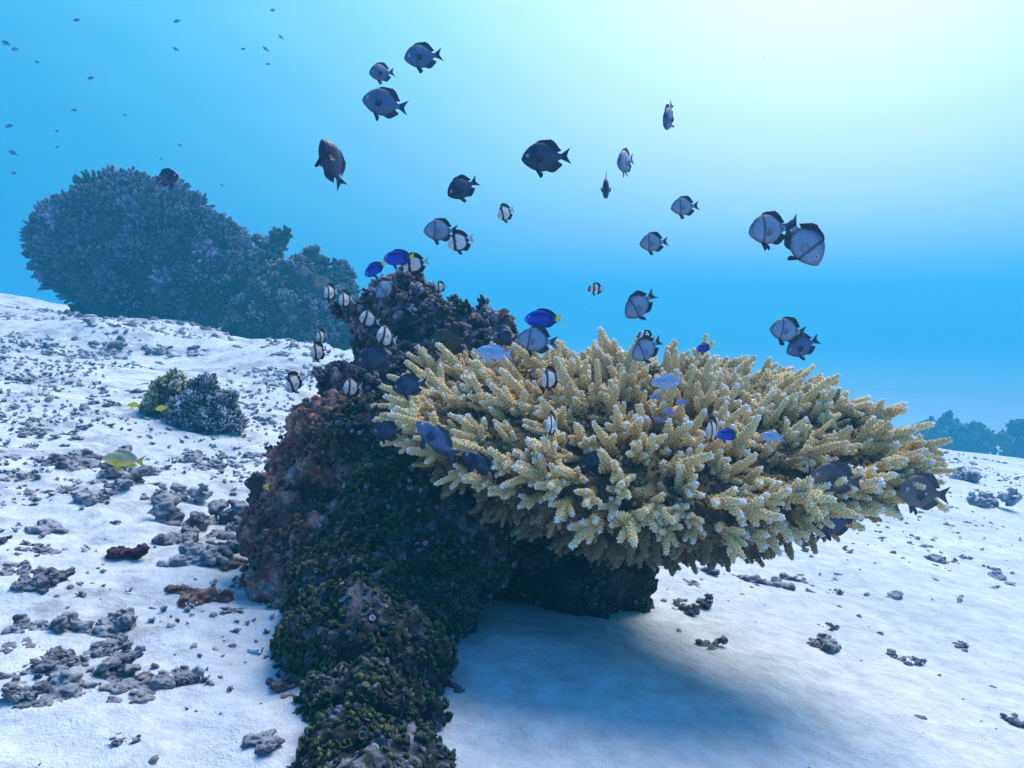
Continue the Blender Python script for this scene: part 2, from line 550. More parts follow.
def branch_mesh(length, nside, stops, density=1850, up=None):
    parts = []
    r0 = random.uniform(0.0072, 0.0094)
    curl = [random.uniform(-0.55, 0.55), random.uniform(-0.55, 0.55), 0.0]
    p, pts, T = finger((0, 0, 0), (0, 0, 1), length, r0, 0.0026, curl, density, stops)
    parts += p
    a0 = random.uniform(0, 6)
    for k in range(nside):
        s = random.uniform(0.18, 0.72)
        i = int(s * 8)
        a = a0 + k * 2.4 + random.uniform(-0.5, 0.5)
        fr = frame(T[i], 0)
        rd = math.cos(a) * fr[:, 0] + math.sin(a) * fr[:, 1]
        tilt = random.uniform(0.55, 1.15)
        d = T[i] * math.cos(tilt) + rd * math.sin(tilt)
        ln = length * random.uniform(0.22, 0.5) * (1.1 - 0.5 * s)
        p, _, _ = finger(pts[i], d, ln, 0.0056, 0.0025, T[i] * 0.6, density * 0.9, stops, base_t=0.35)
        parts += p
    return joinm(parts)


# ------------------------------------------------------------------ reef rock that carries the table coral
Z_TOP, Z_RED, Z_GREEN, Z_DARK = 0, 1, 2, 3
ROCK = [  # px, py, depth, radius, zone
    (398, 312, 1.72, 0.070, 0), (372, 318, 1.70, 0.045, 0), (352, 312, 1.70, 0.022, 0), (425, 335, 1.70, 0.075, 0), (455, 345, 1.72, 0.075, 0), (487, 335, 1.75, 0.055, 0),
    (505, 350, 1.74, 0.035, 0), (440, 380, 1.68, 0.10, 0), (385, 350, 1.70, 0.06, 0), (480, 380, 1.70, 0.10, 0), (400, 395, 1.62, 0.10, 0),
    (348, 385, 1.62, 0.048, 0), (370, 395, 1.58, 0.06, 0), (338, 372, 1.64, 0.025, 0), (420, 300, 1.74, 0.035, 0),
    (330, 450, 1.55, 0.085, 1), (300, 470, 1.52, 0.060, 1), (350, 450, 1.50, 0.10, 1), (300, 515, 1.47, 0.085, 1), (275, 545, 1.42, 0.045, 1), (320, 570, 1.42, 0.11, 1), (272, 590, 1.36, 0.028, 1), (290, 615, 1.34, 0.045, 1), (262, 530, 1.44, 0.025, 1),
    (390, 450, 1.45, 0.10, 2), (420, 500, 1.38, 0.11, 2), (450, 540, 1.36, 0.105, 2), (400, 560, 1.33, 0.12, 2), (360, 600, 1.26, 0.10, 2),
    (420, 610, 1.26, 0.08, 2), (345, 650, 1.14, 0.080, 2), (380, 670, 1.10, 0.09, 2), (405, 650, 1.14, 0.06, 2), (335, 700, 1.02, 0.045, 2), (372, 720, 1.00, 0.07, 2), (405, 715, 1.02, 0.045, 2),
    (362, 780, 0.92, 0.070, 2), (410, 770, 0.94, 0.035, 2), (300, 655, 1.16, 0.03, 2), (335, 745, 0.95, 0.03, 2), (370, 830, 0.84, 0.07, 2),
    (500, 470, 1.52, 0.12, 3), (530, 520, 1.54, 0.12, 3), (485, 545, 1.46, 0.06, 3), (565, 560, 1.56, 0.12, 3), (610, 560, 1.60, 0.09, 3), (590, 600, 1.58, 0.07, 3), (615, 600, 1.60, 0.055, 3),
    (570, 480, 1.56, 0.11, 3), (620, 500, 1.55, 0.11, 3), (660, 495, 1.5, 0.09, 3), (520, 590, 1.60, 0.12, 3),
]
bl = [(P(a, b, c), r) for a, b, c, r, z in ROCK]
RV, RF = blobmesh(bl, 0.0055, 3)
zid = np.array([q[4] for q in ROCK])
bc = np.array([q[0] for q in bl]); brd = np.array([q[1] for q in bl])


def zones(V):
    d = np.linalg.norm(V[:, None, :] - bc[None], axis=2) / brd[None]
    w_ = np.exp(-d * 6)
    z = np.stack([w_[:, zid == k].sum(1) for k in range(4)], 1)
    z += 1e-9
    nz_ = np.stack([fbm(V, 22, 3, 40 + k) for k in range(4)], 1)
    z = z * np.exp(nz_ * 1.8)
    return z / z.sum(1)[:, None]


RN = normals(RV, RF)
RV = RV + RN * (fbm(RV, 9, 3, 5) * 0.022 + (0.5 - np.abs(fbm(RV, 26, 3, 6))) * 0.022 - 0.006)[:, None]
RN = normals(RV, RF)
RV = RV + RN * (fbm(RV, 70, 3, 9) * 0.014 + np.maximum(fbm(RV, 38, 2, 91), 0) * 0.016)[:, None]
RN = normals(RV, RF)


def pal(V, Zn, seed=0):
    """patchwork of encrusting life: colour by zone and noise"""
    pals = [
        [(0.02, 0.02, 0.035), (0.06, 0.058, 0.085), (0.12, 0.10, 0.14), (0.035, 0.05, 0.04), (0.20, 0.17, 0.22)],
        [(0.05, 0.028, 0.028), (0.17, 0.06, 0.05), (0.25, 0.12, 0.10), (0.07, 0.05, 0.06), (0.33, 0.21, 0.19)],
        [(0.006, 0.009, 0.008), (0.018, 0.026, 0.016), (0.030, 0.036, 0.040), (0.008, 0.012, 0.014), (0.10, 0.10, 0.14)],
        [(0.006, 0.007, 0.009), (0.015, 0.018, 0.016), (0.03, 0.026, 0.026), (0.010, 0.010, 0.014), (0.06, 0.05, 0.045)]]  # front and under-table zones: shade painted in as darker colour
    f = fbm(V, 30, 4, 60 + seed) * 1.5 + 0.5 + fbm(V, 150, 2, 66 + seed) * 0.35
    C = 0
    for k in range(4):
        pk = pals[k]
        c = ramp3(f, [(0.0, pk[0]), (0.28, pk[3]), (0.5, pk[1]), (0.75, pk[2]), (1.0, pk[4])])
        C = C + c * (Zn[:, k:k + 1])
    return C


ZN = zones(RV)
RC = pal(RV, ZN)
rx_, ry_, _d = proj(RV)
# orange-red sponge crusts, green film, pale sand caught on ledges
red = np.clip((fbm(RV, 17, 3, 77) - 0.22) * 6, 0, 1) * (ZN[:, 1] * 0.6 + ZN[:, 2] * 0.5 + ZN[:, 3] * 0.4) * np.clip((RV[:, 2] + 0.40) * 8, 0.05, 1)
RC = RC * (1 - red[:, None]) + np.array([0.22, 0.045, 0.03]) * red[:, None]
ledge = np.clip((RN[:, 2] - 0.45) * 2.2, 0, 1) * np.clip((fbm(RV, 34, 3, 78) + 0.02) * 4, 0, 1)
low = np.clip((-0.36 - RV[:, 2]) * 5, 0, 1)
ledge = ledge * (0.12 + 1.0 * low) * np.clip((fbm(RV, 160, 2, 79) + .12) * 6, 0, 1)
RC = RC * (1 - ledge[:, None]) + np.array([0.34, 0.36, 0.46]) * ledge[:, None]
rock = empty('reef_rock', tuple(P(430, 640, 1.35)))
roff = np.array(rock.location)
link('rock_body', RV - roff, RF, M_rock, RC, rock)
tag(rock, 'dark coral rock crusted red and green, rising under the table coral', 'rock')

# knobbly crusts (little rounded heads) on the rock
V1, F1 = ico(1)
V2, F2 = ico(2)
def knobs(n, rmin, rmax, keepf, colf, seed, squash=0.8, out=0.3, sub=1):
    p, nn, f = sample(RV, RF, n)
    k = keepf(p, nn, ZN[RF[f, 0]])
    p, nn, f = p[k], nn[k], f[k]
    Ms = []
    for i in range(len(p)):
        r = rmin + (rmax - rmin) * random.random() ** 2
        d = nn[i] + np.array([random.uniform(-.3, .3) for _ in range(3)])
        Ms.append(mat4(frame(d), p[i] + nn[i] * r * out, (r, r * random.uniform(0.75, 1.0), r * squash * random.uniform(0.8, 1.5))))
    tint = colf(p, nn, ZN[RF[f, 0]]) * rng.uniform(0.7, 1.3, (len(p), 1))
    VV, FF = (V1, F1) if sub == 1 else (V2, F2)
    cc = np.ones((len(VV), 3)) * (0.85 + 0.3 * np.clip(VV[:, 2:3], -0.5, 1))
    V_, F_, C_ = instances((VV, FF, cc), Ms, tint=tint)
    V_ = V_ + normals(V_, F_) * (fbm(V_, 260, 2, seed) * 0.0016)[:, None]
    return V_, F_, C_


cl = lambda p: fbm(p, 26, 2, 123)
top = knobs(7000, 0.003, 0.010, lambda p, n_, z: (z[:, 0] > 0.45) & (cl(p) > -0.25),
            lambda p, n_, z: pal(p, z, 3) * 1.5 + np.array([0.02, 0.018, 0.028]), 31)
o = link('knobby_coral_crust', top[0] - roff, top[1], M_knob, top[2], rock)
tag(o, 'purple grey knobby coral crust on the rock top', kind='stuff')
redk = knobs(6500, 0.002, 0.008, lambda p, n_, z: (z[:, 1] > 0.4) & (cl(p + 3) > -0.3),
             lambda p, n_, z: pal(p, z, 5) * 1.1, 32, squash=0.6)
o = link('coralline_crust', redk[0] - roff, redk[1], M_knob, redk[2], rock)
tag(o, 'reddish lumpy crust on the left flank', kind='stuff')


grk = knobs(5200, 0.0015, 0.006, lambda p, n_, z: (z[:, 2] + z[:, 3] > 0.5),
             lambda p, n_, z: pal(p, z, 6) * 1.25 * np.array([0.8, 0.95, 1.2]), 34, squash=0.7)
o = link('turf_crust', grk[0] - roff, grk[1], M_knob, grk[2], rock)
tag(o, 'dark turf covered lumps on the rock front', kind='stuff')
# disc shaped algae cups with pale rims
def disc_proto():
    k = 9
    an = np.arange(k) * 2 * math.pi / k
    rg = lambda r, z: np.stack([np.cos(an) * r, np.sin(an) * r, np.full(k, z)], 1)
    V = np.vstack([rg(0.35, -0.5), rg(0.9, 0.25), rg(1.0, 0.42), rg(0.88, 0.46), rg(0.5, 0.22), [[0, 0, 0.12]]])
    F = []
    for lv in range(4):
        for j in range(k):
            a, b = lv * k + j, lv * k + (j + 1) % k
            F += [(a, b, b + k), (a, b + k, a + k)]
    for j in range(k):
        F.append((4 * k + j, 4 * k + (j + 1) % k, 5 * k))
    sh = np.concatenate([np.full(k, 0.6), np.full(k, 0.9), np.full(k, 1.5), np.full(k, 1.4), np.full(k, 0.8), [0.6]])
    return V, np.array(F), np.stack([sh, sh, sh * 1.06], 1)


DP = disc_proto()
p, nn, f = sample(RV, RF, 11000)
zz = ZN[RF[f, 0]]
k = ((zz[:, 2] > 0.4) & (fbm(p, 20, 2, 55) > -0.4)) | ((zz[:, 3] > 0.5) & (fbm(p, 20, 2, 55) > 0.15))
p, nn, zz = p[k], nn[k], zz[k]
Ms = []
for i in range(len(p)):
    r = random.uniform(0.0018, 0.0052)
    Ms.append(mat4(frame(nn[i] + np.array([random.uniform(-.5, .5) for _ in range(3)])), p[i] + nn[i] * r * 0.5, (r, r, r * random.uniform(0.6, 1.3))))
g = np.clip(fbm(p, 12, 2, 57) * 2 + 0.5, 0, 1)[:, None]
tint = np.array([0.045, 0.065, 0.025]) * g + np.array([0.035, 0.042, 0.055]) * (1 - g)
tint = tint * rng.uniform(0.5, 1.5, (len(p), 1))
pale = rng.random(len(p)) < 0.20
tint[pale] = np.array([0.15, 0.17, 0.22]) * rng.uniform(.6, 1.4, (int(pale.sum()), 1))
dv = instances(DP, Ms, tint=tint)
o = link('disc_algae', dv[0] - roff, dv[1], M_algae, dv[2], rock)
tag(o, 'green and grey cup shaped algae over the front of the rock', kind='stuff')

# short leafy tufts standing off the rock outline
def leaf_proto():
    V = np.array([[-.12, 0, 0], [.12, 0, 0], [-.42, .06, .5], [.42, .06, .5], [-.34, .16, .85], [.34, .16, .85], [0, .2, 1.05],
                  [-.12, -.06, 0], [.12, -.06, 0], [-.42, 0, .5], [.42, 0, .5], [-.34, .1, .85], [.34, .1, .85], [0, .14, 1.05]])
    f = [(0, 1, 3), (0, 3, 2), (2, 3, 5), (2, 5, 4), (4, 5, 6)]
    F = f + [(c + 7, b + 7, a + 7) for a, b, c in f]
    e = [(0, 2), (2, 4), (4, 6), (6, 5), (5, 3), (3, 1), (1, 0)]
    for a, b in e:
        F += [(a, b, b + 7), (a, b + 7, a + 7)]
    return V, np.array(F), np.ones((14, 3)) * np.clip(0.6 + V[:, 2:3] * 0.5, 0, 2)


LP = leaf_proto()
p, nn, f = sample(RV, RF, 22000)
zz = ZN[RF[f, 0]]
k = (fbm(p, 16, 2, 155) > 0.05 - 0.20 * zz[:, 2]) & (nn[:, 2] > -0.4) & (zz[:, 2] + zz[:, 0] * 0.5 + zz[:, 1] * 0.4 > 0.35)
p, nn, zz = p[k], nn[k], zz[k]
Ms = []
for i in range(len(p)):
    for j in range(4):
        r = random.uniform(0.0035, 0.0098)
        d = nn[i] + np.array([0, 0, 0.5]) + np.array([random.uniform(-.8, .8) for _ in range(3)])
        Ms.append(mat4(frame(d), p[i], r))
tint = np.repeat((np.array([0.038, 0.066, 0.024]) * zz[:, 2:3] + np.array([0.10, 0.085, 0.10]) * (1 - zz[:, 2:3])), 4, 0) * rng.uniform(0.4, 1.5, (len(Ms), 1))
lv = instances(LP, Ms, tint=tint)
o = link('leafy_algae', lv[0] - roff, lv[1], M_algae, lv[2], rock)
tag(o, 'small leafy algae tufts on the rock', kind='stuff')

# ------------------------------------------------------------------ the table coral
TC = P(616, 436, 1.36)
ax_u = P(950, 492, 1.25) - P(372, 402, 1.42)          # across, dipping a little to the right
RU = np.linalg.norm(ax_u) / 2 * 0.885
ax_u /= np.linalg.norm(ax_u)
vv = P(655, 364, 1.62) - P(695, 512, 1.10)
vv = vv - ax_u * (vv @ ax_u)
RVV = np.linalg.norm(vv) / 2 * 0.93
ax_v = vv / np.linalg.norm(vv)
ax_n = np.cross(ax_u, ax_v)
TC = (P(655, 360, 1.62) + P(680, 514, 1.10)) / 2 * 0.4 + TC * 0.6


def tpt(a, r, h=0.0):
    """point on the plate at polar (a, r) and height h above it"""
    dome = 0.020 * (1 - r * r) + 0.034 * r * max(0.0, math.cos(a - 0.75)) ** 1.5
    wob = 1 + 0.05 * math.sin(3 * a + 1) + 0.04 * math.sin(5 * a + 2)
    return TC + ax_u * (RU * r * math.cos(a) * wob) + ax_v * (RVV * r * math.sin(a) * wob) + ax_n * (dome + h)


table = empty('table_coral', tuple(TC - ax_n * 0.1))
toff = np.array(table.location)
tag(table, 'broad tan staghorn table coral with pale bluish tips on the reef rock', 'coral')
# plate: lumpy fused lattice, thick in the middle
nr_, na_ = 46, 150
PV = []
for side in (1, -1):
    for i in range(nr_):
        r = (i + 1) / nr_ * 0.93
        for j in range(na_):
            a = j * 2 * math.pi / na_
            th = 0.012 + (0.010 if side > 0 else 0.21 * max(0, 1 - r) ** 0.85 + 0.012)
            th *= (1 - r ** 10 * 0.8)
            PV.append(tpt(a, r, side * th - 0.012))
PV = np.array(PV)
PF = []
for sd in (0, 1):
    base = sd * nr_ * na_
    for i in range(nr_ - 1):
        for j in range(na_):
            a, b = base + i * na_ + j, base + i * na_ + (j + 1) % na_
            q = [(a, a + na_, b + na_), (a, b + na_, b)]
            PF += q if sd == 0 else [t_[::-1] for t_ in q]
for j in range(na_):
    a, b = (nr_ - 1) * na_ + j, (nr_ - 1) * na_ + (j + 1) % na_
    c, d = a + nr_ * na_, b + nr_ * na_
    PF += [(a, c, d), (a, d, b)]
ci = len(PV)
PV = np.vstack([PV, tpt(0, 0, 0.01), tpt(0, 0, -0.22)])
for j in range(na_):
    PF += [(ci, j, (j + 1) % na_), (ci + 1, nr_ * na_ + (j + 1) % na_, nr_ * na_ + j)]
PF = np.array(PF)
PN = normals(PV, PF)
PV = PV + PN * (fbm(PV, 30, 4, 14) * 0.016 + fbm(PV, 110, 2, 15) * 0.005)[:, None]
f_ = np.clip(fbm(PV, 45, 3, 17) + 0.5, 0, 1)
PCc = ramp3(f_, [(0, (0.035, 0.024, 0.014)), (0.5, (0.085, 0.06, 0.03)), (1, (0.17, 0.125, 0.06))])
p, nn, f = sample(PV, PF, 9000)
Ms = [mat4(frame(nn[i] + np.array([random.uniform(-.4, .4) for _ in range(3)])), p[i], (z_, z_, z_ * random.uniform(1.2, 2.6))) for i in range(len(p)) for z_ in (random.uniform(.0018, .0032),)]
nV_, nF_ = NUB
nb = instances((nV_, nF_, np.ones((len(nV_), 3)) * (0.8 + 0.5 * np.clip(nV_[:, 2:3], 0, 1))), Ms, tint=PCc[PF[f, 0]] * rng.uniform(0.9, 2.0, (len(p), 1)))
pm = joinm([(PV, PF, PCc), nb])
link('plate', pm[0] - toff, pm[1], M_coral, pm[2], table)

random.seed(21)
protos = [branch_mesh(random.uniform(0.055, 0.095), random.choice([2, 3, 4, 5, 6, 7]), TAN if _ % 2 else TAN1) for _ in range(18)]
protos_s = [branch_mesh(random.uniform(0.045, 0.06), random.choice([1, 2, 3]), TAN2, 1500) for _ in range(5)]
specs = []    # (proto list id, proto idx, 4x4, tint)
ga = 2.39996
NT = 225
for k in range(NT):     # top surface
    r = math.sqrt((k + 0.5) / NT) * 0.97 + random.uniform(-0.02, 0.02)
    a = k * ga + random.uniform(-0.12, 0.12)
    rad = ax_u * math.cos(a) * RU + ax_v * math.sin(a) * RVV
    rad /= np.linalg.norm(rad)
    lean = (0.15 + 1.15 * r ** 1.3) * random.uniform(0.8, 1.2)
    up = ax_n * 0.75 + np.array([0, 0, 0.25])
    d = up * math.cos(lean) + rad * math.sin(lean) + np.array([random.uniform(-.28, .28) for _ in range(3)])
    specs.append((0, random.randrange(18), mat4(frame(d), tpt(a, r * 0.93, -0.006), random.uniform(0.7, 1.28) * (1.1 if math.sin(a) * r > 0.45 else 1.0))))
NR = 186
for k in range(NR):     # rim, in layers
    a = (k + random.uniform(-.4, .4)) * 2 * math.pi / NR * 1.0
    a = a - 0.28 * math.sin(a)
    layer = k % 3
    rad = ax_u * math.cos(a) * RU + ax_v * math.sin(a) * RVV
    rad /= np.linalg.norm(rad)
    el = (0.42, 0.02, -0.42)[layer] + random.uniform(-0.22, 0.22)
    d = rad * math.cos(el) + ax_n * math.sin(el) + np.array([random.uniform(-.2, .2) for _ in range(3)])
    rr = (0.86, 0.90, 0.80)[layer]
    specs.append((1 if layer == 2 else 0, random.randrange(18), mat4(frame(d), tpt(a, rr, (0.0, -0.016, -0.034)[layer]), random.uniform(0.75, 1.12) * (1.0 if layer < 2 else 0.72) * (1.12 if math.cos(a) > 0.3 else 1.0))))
NL = 230
small = []
for k in range(NL):     # stubby fringe hanging beneath the rim
    a = random.uniform(0, 2 * math.pi)
    r = random.uniform(0.5, 0.95)
    rad = ax_u * math.cos(a) + ax_v * math.sin(a)
    d = rad * random.uniform(0.3, 0.9) - ax_n * 0.6 + np.array([random.uniform(-.25, .25) for _ in range(3)])
    small.append((random.randrange(5), mat4(frame(d), tpt(a, r, -0.03), random.uniform(0.6, 1.0))))

for k in range(520):    # knobbly underside
    a = random.uniform(0, 2 * math.pi); r = math.sqrt(random.random()) * 0.85
    rad = ax_u * math.cos(a) + ax_v * math.sin(a)
    d = rad * random.uniform(.5, 1.1) - ax_n * 0.8 + np.array([random.uniform(-.4, .4) for _ in range(3)])
    small.append((random.randrange(5), mat4(frame(d), tpt(a, r, -0.024 - 0.21 * (1 - r) ** 0.85), random.uniform(0.45, 0.8), )))
for k in range(110):    # low stubs between the tall branches
    a = random.uniform(0, 2 * math.pi); r = math.sqrt(random.random()) * 0.92
    rad = ax_u * math.cos(a) + ax_v * math.sin(a)
    d = ax_n + rad * r * 0.6 + np.array([random.uniform(-.6, .6) for _ in range(3)])
    small.append((random.randrange(5), mat4(frame(d), tpt(a, r, -0.008), random.uniform(0.55, 0.95))))

# which show largest: nearest the camera and on the top or front
def score(s):
    t_ = s[2][:3, 3]
    n_ = s[2][:3, 2]
    return -np.linalg.norm(t_) + 0.25 * (n_ @ ax_n) - 5 * s[0]


order = sorted(range(len(specs)), key=lambda i: -score(specs[i]))
tip_mesh = {}
rest = []
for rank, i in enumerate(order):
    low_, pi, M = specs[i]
    if rank < 100:
        if pi not in tip_mesh:
            V, F, C = protos[pi]
            o = link('branch', V, F, M_coral, C, table)
            tip_mesh[pi] = o
        else:
            o = tip_mesh[pi].copy(); COL.objects.link(o); o.parent = table
        M2 = M.copy(); M2[:3, 3] -= toff
        o.matrix_local = Matrix(M2.tolist())
    else:
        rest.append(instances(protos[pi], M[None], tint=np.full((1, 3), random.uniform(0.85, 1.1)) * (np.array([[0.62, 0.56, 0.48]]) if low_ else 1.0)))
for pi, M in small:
    rest.append(instances(protos_s[pi], M[None], tint=np.full((1, 3), random.uniform(0.35, 0.6)) * (1.0 if M[:3, 2] @ ax_n < 0 else 1.5)))  # stubs darkened, downward ones most, to paint in the underside's shade
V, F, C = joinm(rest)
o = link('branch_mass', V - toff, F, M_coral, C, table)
tag(o, kind='stuff')


# ------------------------------------------------------------------ distant coral heads
def cluster_proto(nf=9, k=5, seed=0, fat=0.16):
    """a little bush of blunt fingers"""
    random.seed(seed)
    parts = []
    for i in range(nf):
        th = random.uniform(0, 1.15); ph = random.uniform(0, 6.28)
        d = np.array([math.sin(th) * math.cos(ph), math.sin(th) * math.sin(ph), math.cos(th)])
        ln = random.uniform(0.7, 1.1)
        pts = [d * ln * s + np.array([0, 0, 0.08]) * s * s for s in (0, 0.4, 0.75, 1.0)]
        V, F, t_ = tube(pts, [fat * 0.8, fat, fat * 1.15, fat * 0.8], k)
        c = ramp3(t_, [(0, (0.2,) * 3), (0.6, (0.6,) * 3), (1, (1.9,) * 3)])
        parts.append((V, F, c))
    return joinm(parts)


CLP2 = [cluster_proto(13, 5, 50 + s, random.uniform(0.085, 0.12)) for s in range(5)]
CLP = [cluster_proto(10, 5, s, random.uniform(0.13, 0.2)) for s in range(5)]


def coral_head(name, label, cat, blobs, voxel, base, ncl, csize, tipcol, bodycol, seed, disp=0.12, fingers='finger_coral', group=None, bushy=1.0, mat=None, matc=None, clp=None):
    V, F = blobmesh(blobs, voxel, 3)
    nn = normals(V, F)
    s = 1 / np.mean([b[1] if np.isscalar(b[1]) else b[1][0] for b in blobs])
    V = V + nn * (fbm(V, 1.3 * s, 4, seed) * disp / s * 1.3 + fbm(V, 6 * s, 3, seed + 3) * disp / s * 0.5)[:, None]
    nn = normals(V, F)
    C = ramp3(fbm(V, 3 * s, 4, seed + 5) + 0.5, [(0, np.array(bodycol) * 0.5), (0.5, bodycol), (1, np.array(bodycol) * 1.8)])
    root = empty(name, tuple(base))
    off = np.array(root.location)
    link('coral_rock', V - off, F, mat or M_far, C, root)
    p, n2, f = sample(V, F, ncl)
    k = (n2[:, 2] > -0.55) & (fbm(p, 2.2 * s, 2, seed + 9) > -0.35 * bushy)
    p, n2 = p[k], n2[k]
    outp = []
    random.seed(seed)
    which = rng.integers(0, 5, len(p))
    for q in range(5):
        sel = np.where(which == q)[0]
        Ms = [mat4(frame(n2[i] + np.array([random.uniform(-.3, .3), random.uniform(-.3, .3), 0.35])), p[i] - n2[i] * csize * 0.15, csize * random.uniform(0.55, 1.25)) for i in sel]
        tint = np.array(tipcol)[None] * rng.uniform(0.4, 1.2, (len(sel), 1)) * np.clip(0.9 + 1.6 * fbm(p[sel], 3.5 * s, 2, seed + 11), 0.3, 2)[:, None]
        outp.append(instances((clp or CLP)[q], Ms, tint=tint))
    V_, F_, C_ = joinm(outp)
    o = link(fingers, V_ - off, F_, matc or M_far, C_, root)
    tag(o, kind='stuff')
    tag(root, label, cat, group)
    return root


def B(px, py, d, rpx, sy=1.0):
    r = rpx * d / F_PX
    return (P(px, py, d), (r, r * sy, r))


D0 = 7.5
coral_head('bushy_coral', 'big bushy rounded coral head on the sand at far left', 'coral',
           [B(115, 245, D0, 50), B(72, 240, D0 + .1, 30), B(160, 240, D0, 48), B(200, 265, D0, 42), B(140, 285, D0 - .1, 42), B(195, 300, D0 - .1, 34),
            B(92, 280, D0, 30), B(105, 205, D0 + .1, 22), B(135, 200, D0 + .1, 16), B(230, 295, D0, 30), B(62, 262, D0, 20), B(222, 245, D0 + .2, 14), B(62, 316, D0 + .2, 5), B(90, 316, D0 + .1, 9), B(130, 320, D0, 20), B(165, 325, D0, 20)],
           0.055, P(150, 335, D0), 3200, 0.13, (0.075, 0.07, 0.12), (0.010, 0.009, 0.018), 5, 0.28, bushy=0.5, clp=CLP2)
D1 = 7.0
coral_head('coral_mound', 'lumpy lower coral mound right of the big bushy head', 'coral',
           [B(275, 300, D1, 28), B(260, 270, D1 + .2, 18), B(320, 300, D1 + .1, 25), B(250, 325, D1, 24), B(300, 325, D1 - .1, 26), B(345, 325, D1, 24),
            B(258, 240, D1 + .3, 8), B(282, 242, D1 + .3, 9), B(270, 252, D1 + .3, 8), B(312, 262, D1 + .2, 13), B(345, 290, D1 + .2, 14), B(295, 278, D1, 18), B(375, 330, D1 + .1, 20), B(340, 270, D1 + .2, 9)],
           0.04, P(300, 345, D1), 1400, 0.06, (0.10, 0.10, 0.125), (0.04, 0.04, 0.05), 15, 0.26, bushy=0.7)
D3 = 17.0
coral_head('far_reef', 'dim blue reef lump on the horizon just right of the table coral', 'reef',
           [B(940, 436, D3, 13, 1), B(925, 430, D3, 10), B(955, 432, D3, 12), B(975, 440, D3, 13), B(945, 422, D3, 8), B(905, 444, D3, 13), B(985, 442, D3, 11), B(930, 450, D3, 20), B(965, 452, D3, 20)],
           0.07, P(945, 445, D3), 260, 0.12, (0.10, 0.10, 0.10), (0.05, 0.05, 0.055), 25, 0.25)
coral_head('far_reef', 'dim blue reef ridge on the horizon at the right edge', 'reef',
           [B(1030, 440, D3 - 1, 17), B(1008, 440, D3 - 1, 11), B(1060, 436, D3 - 1, 22), B(1020, 426, D3 - 1, 9), B(1045, 422, D3 - 1, 12), B(1110, 432, D3 - 1, 26), B(1160, 436, D3 - 1, 22), B(1030, 455, D3 - 1, 24), B(1090, 455, D3 - 1, 28)],
           0.07, P(1040, 450, D3 - 1), 300, 0.12, (0.10, 0.10, 0.10), (0.05, 0.05, 0.055), 35, 0.25)

# stubby bushes crowding the top of the reef rock
p, nn, f = sample(RV, RF, 1500)
k = (ZN[RF[f, 0]][:, 0] > 0.55) & (nn[:, 2] > -0.5) & (fbm(p, 14, 2, 201) > -0.1)
p, nn = p[k], nn[k]
pr = []
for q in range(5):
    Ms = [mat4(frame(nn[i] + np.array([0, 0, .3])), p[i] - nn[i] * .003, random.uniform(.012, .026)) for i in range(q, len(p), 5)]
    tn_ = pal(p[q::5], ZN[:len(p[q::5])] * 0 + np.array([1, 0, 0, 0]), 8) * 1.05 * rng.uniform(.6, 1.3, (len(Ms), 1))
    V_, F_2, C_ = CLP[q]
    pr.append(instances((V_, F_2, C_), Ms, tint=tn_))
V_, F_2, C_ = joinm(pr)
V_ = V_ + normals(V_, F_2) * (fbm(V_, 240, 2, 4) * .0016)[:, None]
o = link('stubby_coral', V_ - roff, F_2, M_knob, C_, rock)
tag(o, 'stubby purple grey coral bushes on the rock top', kind='stuff')

# small coral bush on the sand, left
g0, t0 = gpt(205, 438)
tb = t0 + 0.12
random.seed(5)
coral_head('coral_bush', 'round grey knobby coral bush on the white sand, left middle', 'coral',
           [B(206, 404, tb, 13), B(186, 418, tb, 13), B(222, 416, tb, 12), B(205, 426, tb, 16), B(207, 388, tb, 8), B(180, 430, tb, 9), B(230, 400, tb, 6), B(196, 396, tb, 8), B(232, 424, tb, 8), B(192, 408, tb, 10)],
           0.012, P(205, 430, tb), 360, 0.030, (0.21, 0.21, 0.24), (0.05, 0.05, 0.07), 45, 0.5, mat=M_rub, matc=M_rub, clp=CLP2)
coral_head('coral_bush', 'small yellowish coral clump beside the grey coral bush', 'coral',
           [B(168, 395, tb + .1, 13), B(158, 402, tb + .1, 11), B(178, 388, tb + .1, 9), B(166, 408, tb + .1, 10)],
           0.012, P(168, 412, tb + .1), 130, 0.032, (0.24, 0.21, 0.13), (0.09, 0.08, 0.06), 55, 0.4, mat=M_rub, matc=M_rub)


